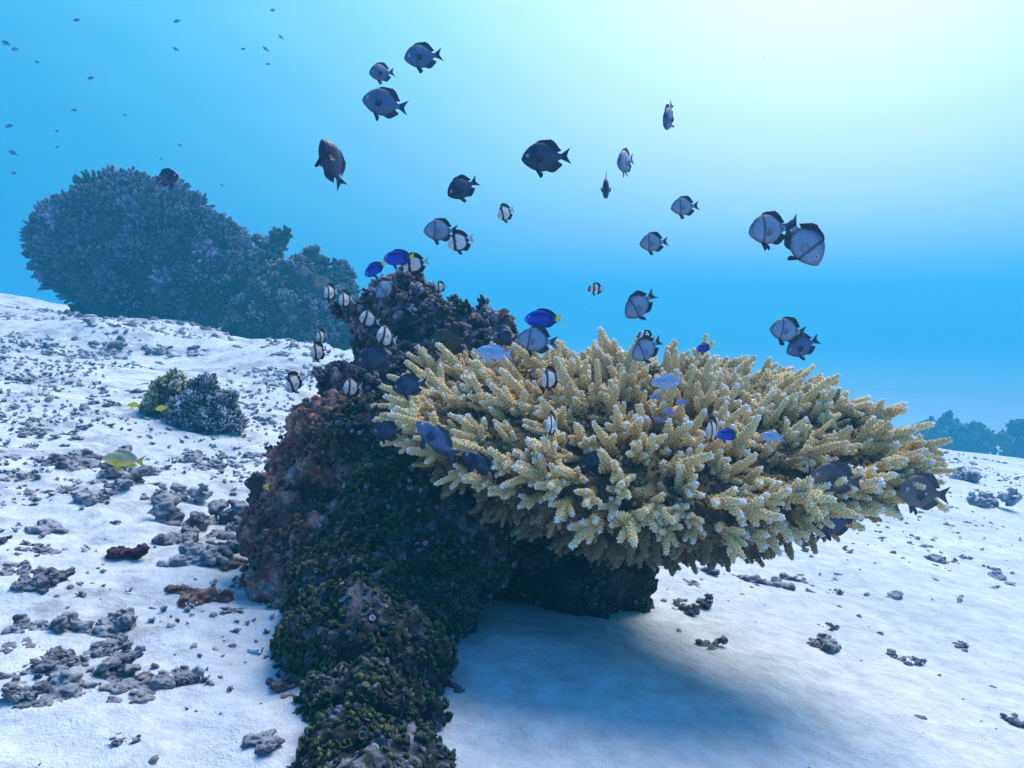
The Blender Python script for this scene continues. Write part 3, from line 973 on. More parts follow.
# ------------------------------------------------------------------ rubble
def rubble_proto(kind, seed):
    random.seed(seed)
    if kind == 'cluster':      # dead branching coral, knobby
        parts = []
        for i in range(random.randint(7, 12)):
            a = random.uniform(0, 6.28)
            st = np.array([random.uniform(-.45, .45), random.uniform(-.35, .35), random.uniform(-.1, .12)])
            d = np.array([math.cos(a), math.sin(a), random.uniform(0.0, 1.1)])
            d /= np.linalg.norm(d)
            ln = random.uniform(.25, .6)
            pts = [st + d * ln * s + np.array([random.uniform(-.03, .03) for _ in range(3)]) for s in np.linspace(0, 1, 5)]
            r = random.uniform(.07, .14)
            V, F, _ = tube(pts, [r, r * 1.1, r * .9, r, r * .8], 8)
            parts.append((V, F, V * 0))
            for j in range(3):
                c = pts[random.randint(1, 4)]
                parts.append((V1 * r * random.uniform(.8, 1.3) + c + np.array([random.uniform(-.08, .08) for _ in range(3)]), F1, V1 * 0))
        V, F, _ = joinm(parts)
        bl_ = None
        o = link('tmp', V, F, [])
    elif kind == 'stick':
        pts = [np.array([s - .5, .07 * math.sin(s * 4 + seed), .05 + .04 * math.sin(s * 7)]) for s in np.linspace(0, 1, 8)]
        V, F, _ = tube(pts, [.06, .08, .075, .085, .07, .08, .06, .05], 9)
        parts = [(V, F, V * 0)]
        for j in range(3):
            c = pts[random.randint(1, 6)]
            e = c + np.array([random.uniform(-.12, .12), random.uniform(-.15, .15), random.uniform(.02, .14)])
            V, F, _ = tube([c, (c + e) / 2, e], [.055, .05, .04], 7)
            parts.append((V, F, V * 0))
        V, F, _ = joinm(parts)
        o = link('tmp', V, F, [])
    else:                       # lump
        parts = []
        for i in range(6):
            c = np.array([random.uniform(-.3, .3), random.uniform(-.22, .22), random.uniform(-.02, .14)])
            parts.append((V2 * np.array([random.uniform(.18, .32), random.uniform(.15, .28), random.uniform(.1, .2)]) + c, F2, V2 * 0))
        V, F, _ = joinm(parts)
        o = link('tmp', V, F, [])
    m = o.modifiers.new('r', 'REMESH'); m.mode = 'VOXEL'; m.voxel_size = 0.024
    s = o.modifiers.new('s', 'SMOOTH'); s.iterations = 2
    o.modifiers.new('t', 'TRIANGULATE')
    ev = o.evaluated_get(bpy.context.evaluated_depsgraph_get()); me = ev.to_mesh()
    V = np.empty(len(me.vertices) * 3); me.vertices.foreach_get('co', V)
    F = np.empty(len(me.polygons) * 3, np.int32); me.loops.foreach_get('vertex_index', F)
    V = V.reshape(-1, 3).copy(); F = F.reshape(-1, 3).copy(); ev.to_mesh_clear()
    d = o.data; bpy.data.objects.remove(o); bpy.data.meshes.remove(d)
    nn = normals(V, F)
    V = V + nn * (fbm(V, 5, 3, seed) * 0.09 + np.maximum(fbm(V, 9, 2, seed + 7), -.1) * 0.12 + fbm(V, 22, 2, seed + 1) * 0.05)[:, None]
    nn = normals(V, F)
    f_ = np.clip(fbm(V, 6, 4, seed + 2) * 1.3 + 0.42 + np.clip(nn[:, 2] - .35, 0, 1) * 0.8, 0, 1)
    return V, F, f_


GREY = [(0, (0.13, 0.14, 0.18)), (0.5, (0.27, 0.29, 0.35)), (1, (0.47, 0.50, 0.58))]
DARK = [(0, (0.075, 0.08, 0.11)), (0.5, (0.17, 0.175, 0.23)), (1, (0.36, 0.38, 0.44))]
REDP = [(0, (0.08, 0.04, 0.04)), (0.5, (0.21, 0.11, 0.09)), (1, (0.36, 0.27, 0.25))]
PURP = [(0, (0.035, 0.012, 0.03)), (0.5, (0.09, 0.03, 0.065)), (1, (0.16, 0.08, 0.14))]
RP = [rubble_proto('cluster', 100 + i) for i in range(6)] + [rubble_proto('lump', 200 + i) for i in range(4)] + [rubble_proto('stick', 300 + i) for i in range(3)]
rub_mesh = {}


def rubble(pi, stops_name, pos, size, rz, name, label, cat, group=None, flat=1.0):
    key = (pi, stops_name)
    if key not in rub_mesh:
        V, F, f_ = RP[pi]
        o = link(name, V, F, M_rub, ramp3(f_, {'g': GREY, 'd': DARK, 'r': REDP, 'p': PURP}[stops_name]))
        rub_mesh[key] = o.data
    else:
        o = bpy.data.objects.new(name, rub_mesh[key]); COL.objects.link(o)
    o.location = pos
    o.scale = (size, size, size * flat)
    o.rotation_euler = (random.uniform(-.25, .25), random.uniform(-.25, .25), rz)
    tag(o, label, cat, group)
    return o


def rub_px(pi, st, px, py, wpx, rz, name, label, cat='rubble', group=None, flat=1.0):
    p, d = gpt(px, py)
    s = wpx * d / F_PX
    rubble(pi, st, (p[0], p[1], p[2] - s * 0.03), s, rz, name, label, cat, group, flat)


random.seed(99)
SPEC = [
    (0, 'p', 122, 556, 40, .4, 'coral_chunk', 'dark purple knobby coral chunk on the sand left of the reef rock'),
    (6, 'r', 216, 602, 68, 0, 'flat_rock', 'flat reddish stone lying on the sand beside the reef rock'),
    (1, 'd', 207, 530, 75, 1, 'coral_chunk', 'dark grey broken coral touching the left foot of the red flank'),
    (2, 'g', 195, 560, 70, 2, 'coral_chunk', 'grey branching rubble pile just above the flat reddish stone'),
    (7, 'd', 245, 522, 50, 0, 'reef_stone', 'bluish grey stone wedged against the red flank'),
    (3, 'g', 172, 500, 45, 1, 'coral_chunk', 'small knobby coral upright left of the dark stone'),
    (4, 'g', 37, 628, 46, .5, 'coral_chunk', 'round grey coral cluster near the left edge'),
    (5, 'd', 28, 590, 42, .2, 'coral_chunk', 'dark coral clump above the round grey cluster at the left edge'),
    (1, 'g', 10, 575, 40, 2, 'coral_chunk', 'grey rubble clump cut by the left edge'),
    (8, 'g', 45, 528, 50, -.6, 'reef_stone', 'long grey stone lying on sand near the left edge'),
    (0, 'g', 160, 683, 52, 1, 'coral_chunk', 'knobby grey coral branch on clean sand, lowest left rubble'),
    (2, 'g', 62, 688, 60, .1, 'coral_chunk', 'wide low grey rubble near the lower left corner'),
    (3, 'g', 20, 695, 40, 3, 'coral_chunk', 'low grey rubble at the lower left edge'),
    (4, 'g', 105, 630, 55, 4, 'coral_chunk', 'loose grey branching rubble in the lower left middle'),
    (5, 'g', 108, 655, 45, 1, 'coral_chunk', 'pale branching rubble just below the loose grey rubble'),
    (1, 'd', 110, 480, 55, -.4, 'coral_chunk', 'dark rubble patch beneath the grey and yellow damselfish'),
    (6, 'g', 100, 500, 46, .6, 'reef_stone', 'pale stone slab below the dark rubble patch'),
    (2, 'd', 80, 465, 60, .2, 'coral_chunk', 'bluish rubble patch left of the grey and yellow damselfish'),
    (8, 'g', 250, 457, 32, .1, 'reef_stone', 'slim grey stone on open sand right of the coral bush'),
    (0, 'g', 185, 462, 34, 2, 'coral_chunk', 'small grey rubble right of the grey and yellow damselfish'),
    (10, 'd', 762, 584, 58, -.55, 'coral_stick', 'long dark dead coral stick on sand below the table coral'),
    (11, 'd', 797, 582, 34, -.6, 'coral_stick', 'short coral stick right of the long dark stick'),
    (12, 'd', 703, 572, 40, -.7, 'coral_stick', 'knobby dark stick left of the long dark stick'),
    (3, 'd', 690, 610, 34, 1, 'coral_chunk', 'dark rubble clump on the sand left of the sticks'),
    (4, 'd', 707, 645, 26, 1, 'coral_chunk', 'small dark rubble clump at the edge of the table shadow'),
    (7, 'g', 997, 578, 32, .5, 'reef_stone', 'angular grey stone on the sand at the far right'),
    (9, 'g', 893, 598, 24, 1, 'reef_stone', 'angular grey stone in the middle of the right sand'),
    (10, 'g', 960, 600, 24, .9, 'coral_stick', 'thin pale coral stick standing beside the far right stone'),
    (1, 'g', 905, 662, 24, .3, 'coral_chunk', 'small pale rubble on the right sand below the middle stone'),
    (5, 'g', 960, 648, 16, .3, 'coral_chunk', 'tiny pale coral nub on the right sand'),
    (2, 'g', 822, 645, 40, .1, 'coral_chunk', 'broken thin rubble scattered below the table coral'),
    (9, 'd', 920, 718, 12, .1, 'reef_stone', 'tiny dark pebble on the lower right sand'),
    (0, 'g', 1012, 722, 26, .1, 'coral_chunk', 'grey rubble at the lower right edge'),
    (8, 'd', 455, 688, 26, .1, 'reef_stone', 'small dark green stone at the foot of the rock'),
    (6, 'g', 940, 560, 30, .3, 'reef_stone', 'low grey stone on the upper right sand'),
    (10, 'd', 715, 558, 30, -.3, 'coral_stick', 'short dark stick just under the table rim'),
    (3, 'g', 985, 505, 40, .3, 'coral_chunk', 'low grey rubble patch on the right slope'),
    (2, 'g', 960, 478, 38, .3, 'coral_chunk', 'pale rubble patch behind the low patch on the right slope'),
    (8, 'g', 255, 745, 60, 0.6, 'reef_stone', 'pale sandy stone half buried at the bottom beside the rock'),
    (7, 'r', 235, 565, 36, 0.6, 'reef_stone', 'reddish stone against the rock foot above the flat reddish stone'),
    (9, 'r', 180, 590, 30, 1.6, 'reef_stone', 'small reddish stone just left of the flat reddish stone'),
    (3, 'd', 232, 545, 46, 2.6, 'coral_chunk', 'dark knobby chunk packed under the red flank'),
    (4, 'd', 175, 540, 50, 2.0, 'coral_chunk', 'grey branching chunk between the purple chunk and the rock'),
    (5, 'r', 285, 690, 44, 0.6, 'coral_chunk', 'pinkish rubble leaning on the lower rock foot'),
]
for s in SPEC:
    rub_px(*s, flat=0.75 if s[6] != 'flat_rock' else 0.9)

cnt = 0
tries = 0
while cnt < 250 and tries < 9000:
    tries += 1
    if random.random() < 0.82:
        px, py = random.uniform(-10, 420), 345 + 420 * random.random() ** 1.5
        left = True
    else:
        px, py = random.uniform(690, 1030), 455 + 310 * random.random() ** 1.4
        left = False
    p, d = gpt(px, py)
    dens = float(fbm(p[None], 3.2, 2, 71)[0])
    if left:
        if dens < -0.02 or (px > 235 and py > 450) or (px > 150 and py > 600 and random.random() < .85) or (py > 700 and random.random() < .8):
            continue
        if 150 < px < 245 and 370 < py < 445: continue
    else:
        if dens < 0.12 or (px < 820 and py > 640): continue
    size = random.uniform(0.018, 0.064) if left else random.uniform(0.012, 0.04)
    size *= 1 + 0.22 * max(0, d - 1.5)
    size = min(size, 0.22)
    pi = random.choice([0, 1, 2, 3, 4, 5, 0, 1, 2, 3, 6, 7, 8, 9, 10, 11, 12])
    nm = 'coral_chunk' if pi < 6 else ('reef_stone' if pi < 10 else 'coral_stick')
    st = random.choice('gggd')
    if left:
        lab, grp = {'coral_chunk': ('knobby grey dead coral chunk strewn on the sand left of the reef rock', 'coral rubble on the left sand'),
                    'reef_stone': ('small grey stone strewn on the sand left of the reef rock', 'stones on the left sand'),
                    'coral_stick': ('thin grey dead coral stick strewn on the sand left of the reef rock', 'coral sticks on the left sand')}[nm]
    else:
        lab, grp = {'coral_chunk': ('little grey coral crumb on the sand right of the table coral', 'coral crumbs on the right sand'),
                    'reef_stone': ('little grey pebble on the sand right of the table coral', 'pebbles on the right sand'),
                    'coral_stick': ('little grey coral twig on the sand right of the table coral', 'coral twigs on the right sand')}[nm]
    rubble(pi, st, (p[0], p[1], p[2] - size * random.uniform(0.02, 0.13)), size, random.uniform(0, 6.28), nm, lab, 'rubble', grp, random.uniform(.35, .7))
    cnt += 1

# uncounted finer rubble in the patches
bp = np.stack([rng.uniform(-5, -0.15, 26000), rng.uniform(0.8, 6.5, 26000), np.zeros(26000)], 1)
kk = (fbm(bp, 2.6, 3, 71) > rng.uniform(-0.22, 0.42, len(bp))) & (np.abs(bp[:, 0]) < 0.68 * bp[:, 1] + 0.1) & (bp[:, 0] < -0.2 - 0.12 * (bp[:, 1] - 1) ) & ((bp[:, 1] > 1.15) | (rng.random(len(bp)) < .3))
bp = bp[kk]; bp = bp[bp[:, 1] < 4.6][:9500]
bp[:, 2] = ground(bp[:, 0], bp[:, 1])
pr = []
for q in range(5):
    sel = bp[q::5]
    Ms = [mat4(frame((random.uniform(-.8, .8), random.uniform(-.8, .8), 1)), c_, random.uniform(.003, .0125) * (1 + .3 * max(0, c_[1] - 1.5))) for c_ in sel]
    V_, F_2, C_ = CLP[q]
    pr.append(instances((V_ * [1, 1, .7], F_2, C_), Ms, tint=np.array([0.30, 0.32, 0.38]) * rng.uniform(.5, 1.4, (len(sel), 1))))
V_, F_2, C_ = joinm(pr)
o = link('rubble_bits', V_, F_2, M_rub, C_)
tag(o, 'fine broken coral bits filling the rubble patches on the left sand', 'rubble', kind='stuff')

# uncounted grit
Ms, tn = [], []
gp = np.stack([rng.uniform(-4.5, 3.5, 26000), rng.uniform(0.75, 6.5, 26000), np.zeros(26000)], 1)
kk = (fbm(gp, 2.6, 3, 71) > rng.uniform(-0.25, 0.45, len(gp))) & (np.abs(gp[:, 0]) < 0.68 * gp[:, 1] + 0.1)
kk &= ~((gp[:, 0] > -0.1) & (gp[:, 0] < 0.35) & (gp[:, 1] < 1.5) & (rng.random(len(gp)) > 0.12))
kk &= (rng.random(len(gp)) < np.where(gp[:, 0] < -0.1, 1.0, 0.75))
gp = gp[kk]
gp[:, 2] = ground(gp[:, 0], gp[:, 1])
for q in gp:
    r = (0.0012 + 0.0055 * random.random() ** 3) * (1 + 0.35 * max(0, q[1] - 1.5)) * (1.0 if q[0] > 0 else 1.5)
    Ms.append(mat4(frame((random.uniform(-1, 1), random.uniform(-1, 1), 1)), q, (r * random.uniform(.8, 2.4), r, r * random.uniform(.4, 1))))
gv = instances((V1, F1, np.ones((len(V1), 3))), Ms, tint=np.array([0.30, 0.29, 0.31]) * rng.uniform(0.35, 1.7, (len(Ms), 1)))
V_ = gv[0]
V_ = V_ + normals(V_, gv[1]) * (fbm(V_, 220, 2, 3) * 0.0015)[:, None]
o = link('coral_grit', V_, gv[1], M_rub, gv[2])
tag(o, 'fine grey shell and coral grit scattered over the sand', 'grit', kind='stuff')


# ------------------------------------------------------------------ fish
def prof(xs, pts):
    x = np.array([p[0] for p in pts]); y = np.array([p[1] for p in pts])
    from numpy import interp
    yi = interp(xs, x, y)
    # smooth with cosine between control points
    out = np.zeros_like(xs)
    m = np.gradient(y, x)
    for i, q in enumerate(xs):
        j = min(max(np.searchsorted(x, q) - 1, 0), len(x) - 2)
        h = x[j + 1] - x[j]; t_ = (q - x[j]) / h
        out[i] = ((2 * t_**3 - 3 * t_**2 + 1) * y[j] + (t_**3 - 2 * t_**2 + t_) * h * m[j] + (-2 * t_**3 + 3 * t_**2) * y[j + 1] + (t_**3 - t_**2) * h * m[j + 1])
    return out


SH = {
    'tall': dict(top=[(0, .0), (.03, .06), (.12, .19), (.26, .315), (.40, .345), (.54, .28), (.68, .15), (.77, .06), (.82, .05)],
                   bot=[(0, .0), (.03, -.05), (.12, -.15), (.28, -.26), (.42, -.29), (.56, -.24), (.68, -.13), (.77, -.055), (.82, -.05)],
                   wid=[(0, .0), (.05, .035), (.18, .068), (.32, .072), (.5, .052), (.7, .024), (.82, .010)], dz=0.10, tail='fork', eye=(.12, .05, .034)),
    'damsel': dict(top=[(0, .0), (.03, .07), (.12, .185), (.26, .285), (.42, .31), (.56, .26), (.68, .15), (.77, .065), (.82, .058)],
                   bot=[(0, .0), (.03, -.05), (.12, -.14), (.28, -.235), (.42, -.26), (.56, -.225), (.68, -.13), (.77, -.058), (.82, -.055)],
                   wid=[(0, .0), (.05, .045), (.18, .095), (.32, .105), (.5, .08), (.7, .035), (.82, .012)], dz=0.075, tail='fork', eye=(.13, .06, .036)),
    'tang': dict(top=[(0, .0), (.03, .05), (.12, .15), (.28, .225), (.45, .235), (.62, .18), (.74, .08), (.80, .04), (.84, .04)],
                 bot=[(0, -.0), (.03, -.05), (.12, -.135), (.28, -.205), (.45, -.215), (.62, -.165), (.74, -.075), (.80, -.04), (.84, -.04)],
                 wid=[(0, .0), (.05, .035), (.2, .075), (.4, .08), (.6, .055), (.8, .018), (.84, .014)], dz=0.05, tail='fan', eye=(.13, .075, .026)),
    'slim': dict(top=[(0, .0), (.03, .045), (.12, .12), (.26, .175), (.42, .18), (.56, .145), (.68, .08), (.77, .045), (.82, .04)],
                 bot=[(0, -.0), (.03, -.04), (.12, -.10), (.28, -.155), (.42, -.165), (.56, -.13), (.68, -.075), (.77, -.04), (.82, -.04)],
                 wid=[(0, .0), (.05, .035), (.18, .07), (.32, .08), (.5, .06), (.7, .03), (.82, .012)], dz=0.06, tail='fork', eye=(.11, .035, .030)),
}


def colr(kind, x, zr, fin=0):
    """x 0 snout..1 tail tip, zr -1 belly..1 back, fin 0 body 1 dorsal 2 anal 3 pelvic 4 tail 5 pectoral"""
    n_ = len(x)
    c = np.zeros((n_, 3))
    def put(m, col):
        m = np.clip(m, 0, 1)[:, None]
        c[:] = c * (1 - m) + np.array(col) * m
    band = lambda x0, wd, s=60: 1 / (1 + np.exp((np.abs(x - x0) - wd) * s * 2))
    BLK = (0.008, 0.009, 0.018)
    if kind == 'grey':
        c[:] = (0.20, 0.28, 0.44)
        put(np.clip((np.abs(zr) - .6) * 2.2, 0, 1) * 0.8, (0.03, 0.038, 0.07))
        put(np.clip((0.16 - x) * 6, 0, 1) * 0.6, (0.05, 0.055, 0.09))
        put(band(0.30 + 0.03 * zr, 0.018), BLK)
        put(band(0.72, 0.035) * 0.6, BLK)
        if fin: put(np.full(n_, 0.92), BLK)
        if fin == 5: c[:] = (0.14, 0.18, 0.28)
        if fin == 4: put(np.clip((x - .86) * 8, 0, 1) * 0.8, (0.10, 0.13, 0.22))
    elif kind == 'dark':
        c[:] = (0.013, 0.022, 0.066)
        put((1 - np.abs(zr)) * 0.7 * (x > .3), (0.055, 0.08, 0.16))
        put(band(0.30, 0.02) * 0.8, BLK)
        if fin: put(np.full(n_, 0.8), BLK)
    elif kind == 'mid':
        c[:] = (0.07, 0.12, 0.27)
        put(np.abs(zr) ** 3 * 0.6, (0.03, 0.036, 0.06))
        put(band(0.30, 0.014) * 0.6, BLK)
        if fin: put(np.full(n_, 0.85), (0.02, 0.025, 0.05))
    elif kind == 'white':
        c[:] = (0.62, 0.62, 0.66)
        put(band(0.25 + 0.05 * zr, 0.055, 80), BLK)
        put(band(0.72, 0.065, 80), BLK)
        put(np.clip((np.abs(zr) - .74) * 14, 0, 1) * (x > .22), BLK)
        put(np.clip((0.10 - x) * 14, 0, 1) * 0.6, (0.25, 0.25, 0.3))
        if fin in (1, 2, 3): c[:] = BLK
        if fin == 4: c[:] = (0.42, 0.44, 0.5)
        if fin == 5: c[:] = (0.6, 0.6, 0.64)
    elif kind == 'humbug':
        c[:] = (0.70, 0.70, 0.72)
        for x0 in (0.10, 0.36, 0.66): put(band(x0 + 0.04 * zr, 0.055, 80), BLK)
        if fin in (1, 2, 3): c[:] = BLK
        if fin == 4: c[:] = (0.5, 0.5, 0.55)
    elif kind == 'tang':
        c[:] = (0.012, 0.045, 0.50)
        put(np.clip((0.12 - x) * 12, 0, 1) * (zr < 0.4) * 0.7, (0.15, 0.28, 0.75))
        put(band(0.5, 0.27, 20) * np.exp(-((zr - .55) / .16) ** 2), (0.004, 0.006, 0.03))
        put(band(0.70, 0.05, 40) * (np.abs(zr) < .8) * 0.9, (0.004, 0.006, 0.03))
        if fin: c[:] = (0.006, 0.012, 0.14)
        if fin == 4: c[:] = (0.70, 0.66, 0.03)
        if fin == 5: c[:] = (0.012, 0.05, 0.5)
    elif kind == 'pale':
        c[:] = (0.27, 0.40, 0.62)
        put(np.clip(-zr, 0, 1) * 0.5, (0.5, 0.6, 0.8))
        if fin: c[:] = (0.30, 0.45, 0.75)
    elif kind == 'faint':
        c[:] = (0.07, 0.17, 0.33)  # haze of the far water painted into the body colour
    elif kind == 'violet':
        c[:] = (0.24, 0.27, 0.54)
        if fin: c[:] = (0.25, 0.28, 0.62)
    elif kind == 'yellow':
        c[:] = (1.0, 0.70, 0.04)
        if fin: c[:] = (0.66, 0.60, 0.03)
    elif kind == 'greyyellow':
        c[:] = (0.56, 0.48, 0.28)
        put(np.clip((-zr + .1) * 1.4, 0, 1) * 0.8, (1.0, 0.72, 0.06))
        if fin: c[:] = (0.55, 0.55, 0.08)
        if fin == 1: c[:] = (0.36, 0.36, 0.24)
    elif kind == 'blackyellow':
        c[:] = (0.010, 0.010, 0.018)
        put(np.clip((x - 0.72) * 16, 0, 1), (0.75, 0.55, 0.02))
        if fin in (1, 2, 3): c[:] = (0.010, 0.010, 0.018)
        if fin == 4: c[:] = (0.75, 0.55, 0.02)
    elif kind == 'dusky':
        c[:] = (0.085, 0.075, 0.085)
        put(np.clip((0.45 - x) * 2, 0, 1) * .5, (0.20, 0.18, 0.20))
        if fin: c[:] = (0.05, 0.05, 0.07)
    elif kind == 'olive':
        c[:] = (0.055, 0.062, 0.050)
        put(np.abs(zr) ** 2 * .6, (0.02, 0.022, 0.02))
        put(band(0.30, 0.02) * .7, BLK)
        if fin: c[:] = (0.02, 0.022, 0.024)
    return c


def fish_mesh(shape, kind, bend=0.0, spread=1.0):
    S = SH[shape]
    nx, nt_ = 46, 24
    s = np.linspace(0, 1, nx) ** 1.15
    xe = S['top'][-1][0]
    xs = s * xe
    tp, bt, wd = prof(xs, S['top']), prof(xs, S['bot']), np.abs(prof(xs, S['wid']))
    V, C = [], []
    th = np.arange(nt_) * 2 * math.pi / nt_
    for i in range(nx):
        zc, h = (tp[i] + bt[i]) / 2, (tp[i] - bt[i]) / 2 + 0.001
        cz, cy = np.cos(th), np.sin(th)
        z = zc + h * cz
        y = (wd[i] + 0.0008) * np.sign(cy) * np.abs(cy) ** 0.9 * (1 - 0.25 * np.abs(cz) ** 4)
        V.append(np.stack([np.full(nt_, xs[i]), y, z], 1))
        C.append(colr(kind, np.full(nt_, xs[i]), cz))
    V = np.vstack(V); C = np.vstack(C)
    F = []
    for i in range(nx - 1):
        for j in range(nt_):
            a, b = i * nt_ + j, i * nt_ + (j + 1) % nt_
            F += [(a, b, b + nt_), (a, b + nt_, a + nt_)]
    for j in range(1, nt_ - 1):
        F.append((0, j + 1, j)); o_ = (nx - 1) * nt_; F.append((o_, o_ + j, o_ + j + 1))
    parts = [(V, np.array(F), C)]

    def fin(base, tip, thick, code, nv=5, off=(0, 0, 0), skew=None):
        base = np.array(base, float); tip = np.array(tip, float); nu = len(base)
        Vf = []
        for sd in (1, -1):
            for i in range(nu):
                for j in range(nv):
                    q = j / (nv - 1)
                    p_ = base[i] * (1 - q) + tip[i] * q
                    yy_ = sd * thick * (1 - q * 0.85)
                    w_ = 0.004 * math.sin(i * 2.2) * q
                    Vf.append((p_[0], yy_ + w_, p_[1]))
        Vf = np.array(Vf)
        if skew is not None: Vf = skew(Vf)
        Ff = []
        m = nu * nv
        for sd in (0, 1):
            for i in range(nu - 1):
                for j in range(nv - 1):
                    a = sd * m + i * nv + j
                    q = [(a, a + nv, a + nv + 1), (a, a + nv + 1, a + 1)]
                    Ff += q if sd else [t_[::-1] for t_ in q]
        for i in range(nu - 1):
            a = i * nv + nv - 1
            Ff += [(a, a + nv, a + nv + m), (a, a + nv + m, a + m)]
        for j in range(nv - 1):
            a = j; b2_ = (nu - 1) * nv + j
            Ff += [(a, a + 1, a + 1 + m), (a, a + 1 + m, a + m), (b2_, b2_ + m, b2_ + m + 1), (b2_, b2_ + m + 1, b2_ + 1)]
        xx_ = Vf[:, 0]
        parts.append((Vf, np.array(Ff), colr(kind, xx_, np.zeros(len(xx_)), code)))

    dz = S['dz'] * spread
    # dorsal
    xb = np.linspace(.20, .72 if shape != 'tang' else .80, 15)
    bz = prof(xb, S['top']) - .015
    uu = np.linspace(0, 1, 15)
    hgt = dz * np.sin(np.clip(uu * 3.5, 0, 1) * math.pi * .5) * np.clip((1.04 - uu) * 5, 0, 1)
    if shape == 'damsel': hgt *= 0.7 + .55 * np.exp(-((uu - .72) / .16) ** 2)
    hgt = hgt * (1 + .07 * np.sin(np.arange(15) * 2.9)) + 0.008
    fin(np.stack([xb, bz], 1), np.stack([xb + .05 + .05 * uu, bz + hgt], 1), .006, 1)
    # anal
    xb = np.linspace(.46, .72 if shape != 'tang' else .78, 11); uu = np.linspace(0, 1, 11)
    bz = prof(xb, S['bot']) + .015
    hgt = dz * 1.05 * np.sin(np.clip(uu * 1.6 + .15, 0, 1) * math.pi * .5) * np.where(uu > .9, .8, 1) + .01
    fin(np.stack([xb, bz], 1), np.stack([xb + .06 + .04 * uu, bz - hgt], 1), .006, 2)
    # pelvic pair
    for sd in (1, -1):
        bx = np.array([[.27, float(prof(np.array([.27]), S['bot'])[0]) + .02], [.30, float(prof(np.array([.30]), S['bot'])[0]) + .02], [.34, float(prof(np.array([.34]), S['bot'])[0]) + .02]])
        tpx = np.array([[.36, bx[0, 1] - .17 * spread], [.40, bx[0, 1] - .15 * spread], [.41, bx[0, 1] - .09 * spread]])
        fin(bx, tpx, .005, 3, 4, skew=lambda q, sd=sd: q + np.stack([q[:, 0] * 0, sd * (.022 + .25 * np.clip(bx[0, 1] - q[:, 2], 0, 1)), q[:, 0] * 0], 1))
    # pectoral pair
    for sd in (1, -1):
        bx = np.array([[.27, .02], [.275, -.01], [.28, -.04], [.28, -.07]])
        tpx = np.array([[.40, .05], [.43, .0], [.42, -.06], [.38, -.11]])
        fin(bx, tpx, .003, 5, 4, skew=lambda q, sd=sd: q + np.stack([q[:, 0] * 0, sd * (.085 + .45 * np.clip(q[:, 0] - .27, 0, 1)), q[:, 0] * 0], 1))
    # tail
    uu = np.linspace(-1, 1, 13)
    xp = xe - .02
    hz = .05 if shape == 'damsel' else .038
    if S['tail'] == 'fork':
        tipx = xp + .12 + .085 * np.abs(uu) ** 1.3; tipz = uu * .165 * spread
    else:
        tipx = xp + .14 + .035 * np.abs(uu) ** 2; tipz = uu * .12
    fin(np.stack([np.full(13, xp), uu * hz], 1), np.stack([tipx, tipz], 1), .009, 4, 6)
    V, F, C = joinm(parts)
    V[:, 0] = 0.5 - V[:, 0]                      # snout towards +x
    F = F[:, ::-1]
    t_ = np.clip(0.15 - V[:, 0], 0, 1)
    V[:, 1] += bend * t_ ** 1.6
    return V, F, C, bend


fm = {}


def get_fish(shape, kind, bend):
    key = (shape, kind, bend)
    if key not in fm:
        V, F, C, _ = fish_mesh(shape, kind, bend)
        o = link('tmpfish', V, F, M_fish, C)
        me = o.data; me.name = 'fish_' + kind
        bpy.data.objects.remove(o)
        fm[key] = me
    return fm[key]


def eye_mesh():
    V, F = V2, F2
    mi = (np.abs(V[F].mean(1)[:, 1]) > 0.82).astype(int)
    o = link('tmpeye', V * np.array([1, .45, 1]), F, [M_eyew, M_eyeb], mi=mi)
    me = o.data; bpy.data.objects.remove(o)
    return me


EYE = eye_mesh()


def fish(name, label, shape, kind, px, py, lpx, depth, yaw, pitch=0, roll=0, bend=0.0, eyes=True, cat='fish', group=None, size=None):
    """lpx: full body length in photo pixels at that distance; yaw 180 = facing left, >180 turned to the viewer; pitch > 0 nose down"""
    me = get_fish(shape, kind, bend)
    o = bpy.data.objects.new(name, me)
    COL.objects.link(o)
    s = lpx * depth / F_PX
    o.scale = (s, s, s)
    o.location = P(px, py, depth)
    o.rotation_euler = (R(roll), R(pitch), R(yaw))
    tag(o, label, cat, group)
    if eyes:
        ex, ez, er = SH[shape]['eye']
        wy = float(prof(np.array([ex]), SH[shape]['wid'])[0])
        for sd in (1, -1):
            e = bpy.data.objects.new('eye', EYE)
            COL.objects.link(e)
            e.parent = o
            e.location = (0.5 - ex, sd * wy * 0.93, ez)
            e.scale = (er, er, er)
    return o


bpy.context.view_layer.update()
DG = bpy.context.evaluated_depsgraph_get()


def hit(px, py):
    d = Vector(P(px, py, 1.0)).normalized()
    ok, loc, *_ = sc.ray_cast(DG, Vector((0, 0, 0)), d)
    if not ok: return 9.0
    return float(-(np.array(loc) @ CAMR)[2])


def F_(kind, px, py, l, d, yaw, pitch, label, roll=0, bend=0.0, shape='damsel', name='damselfish', eyes=None, group=None):
    """d > 0: distance; d <= 0: that far in front of what the line of sight meets"""
    if d < 0.5:
        h = min(hit(px + dx, py + dy) for dx, dy in ((0, 0), (-6, 0), (6, 0), (0, -6), (0, 6)))
        d = h + d
    if eyes is None: eyes = l >= 16
    fish(name, label, shape, kind, px, py, l, d, yaw, pitch, roll, bend, eyes, 'fish', group)


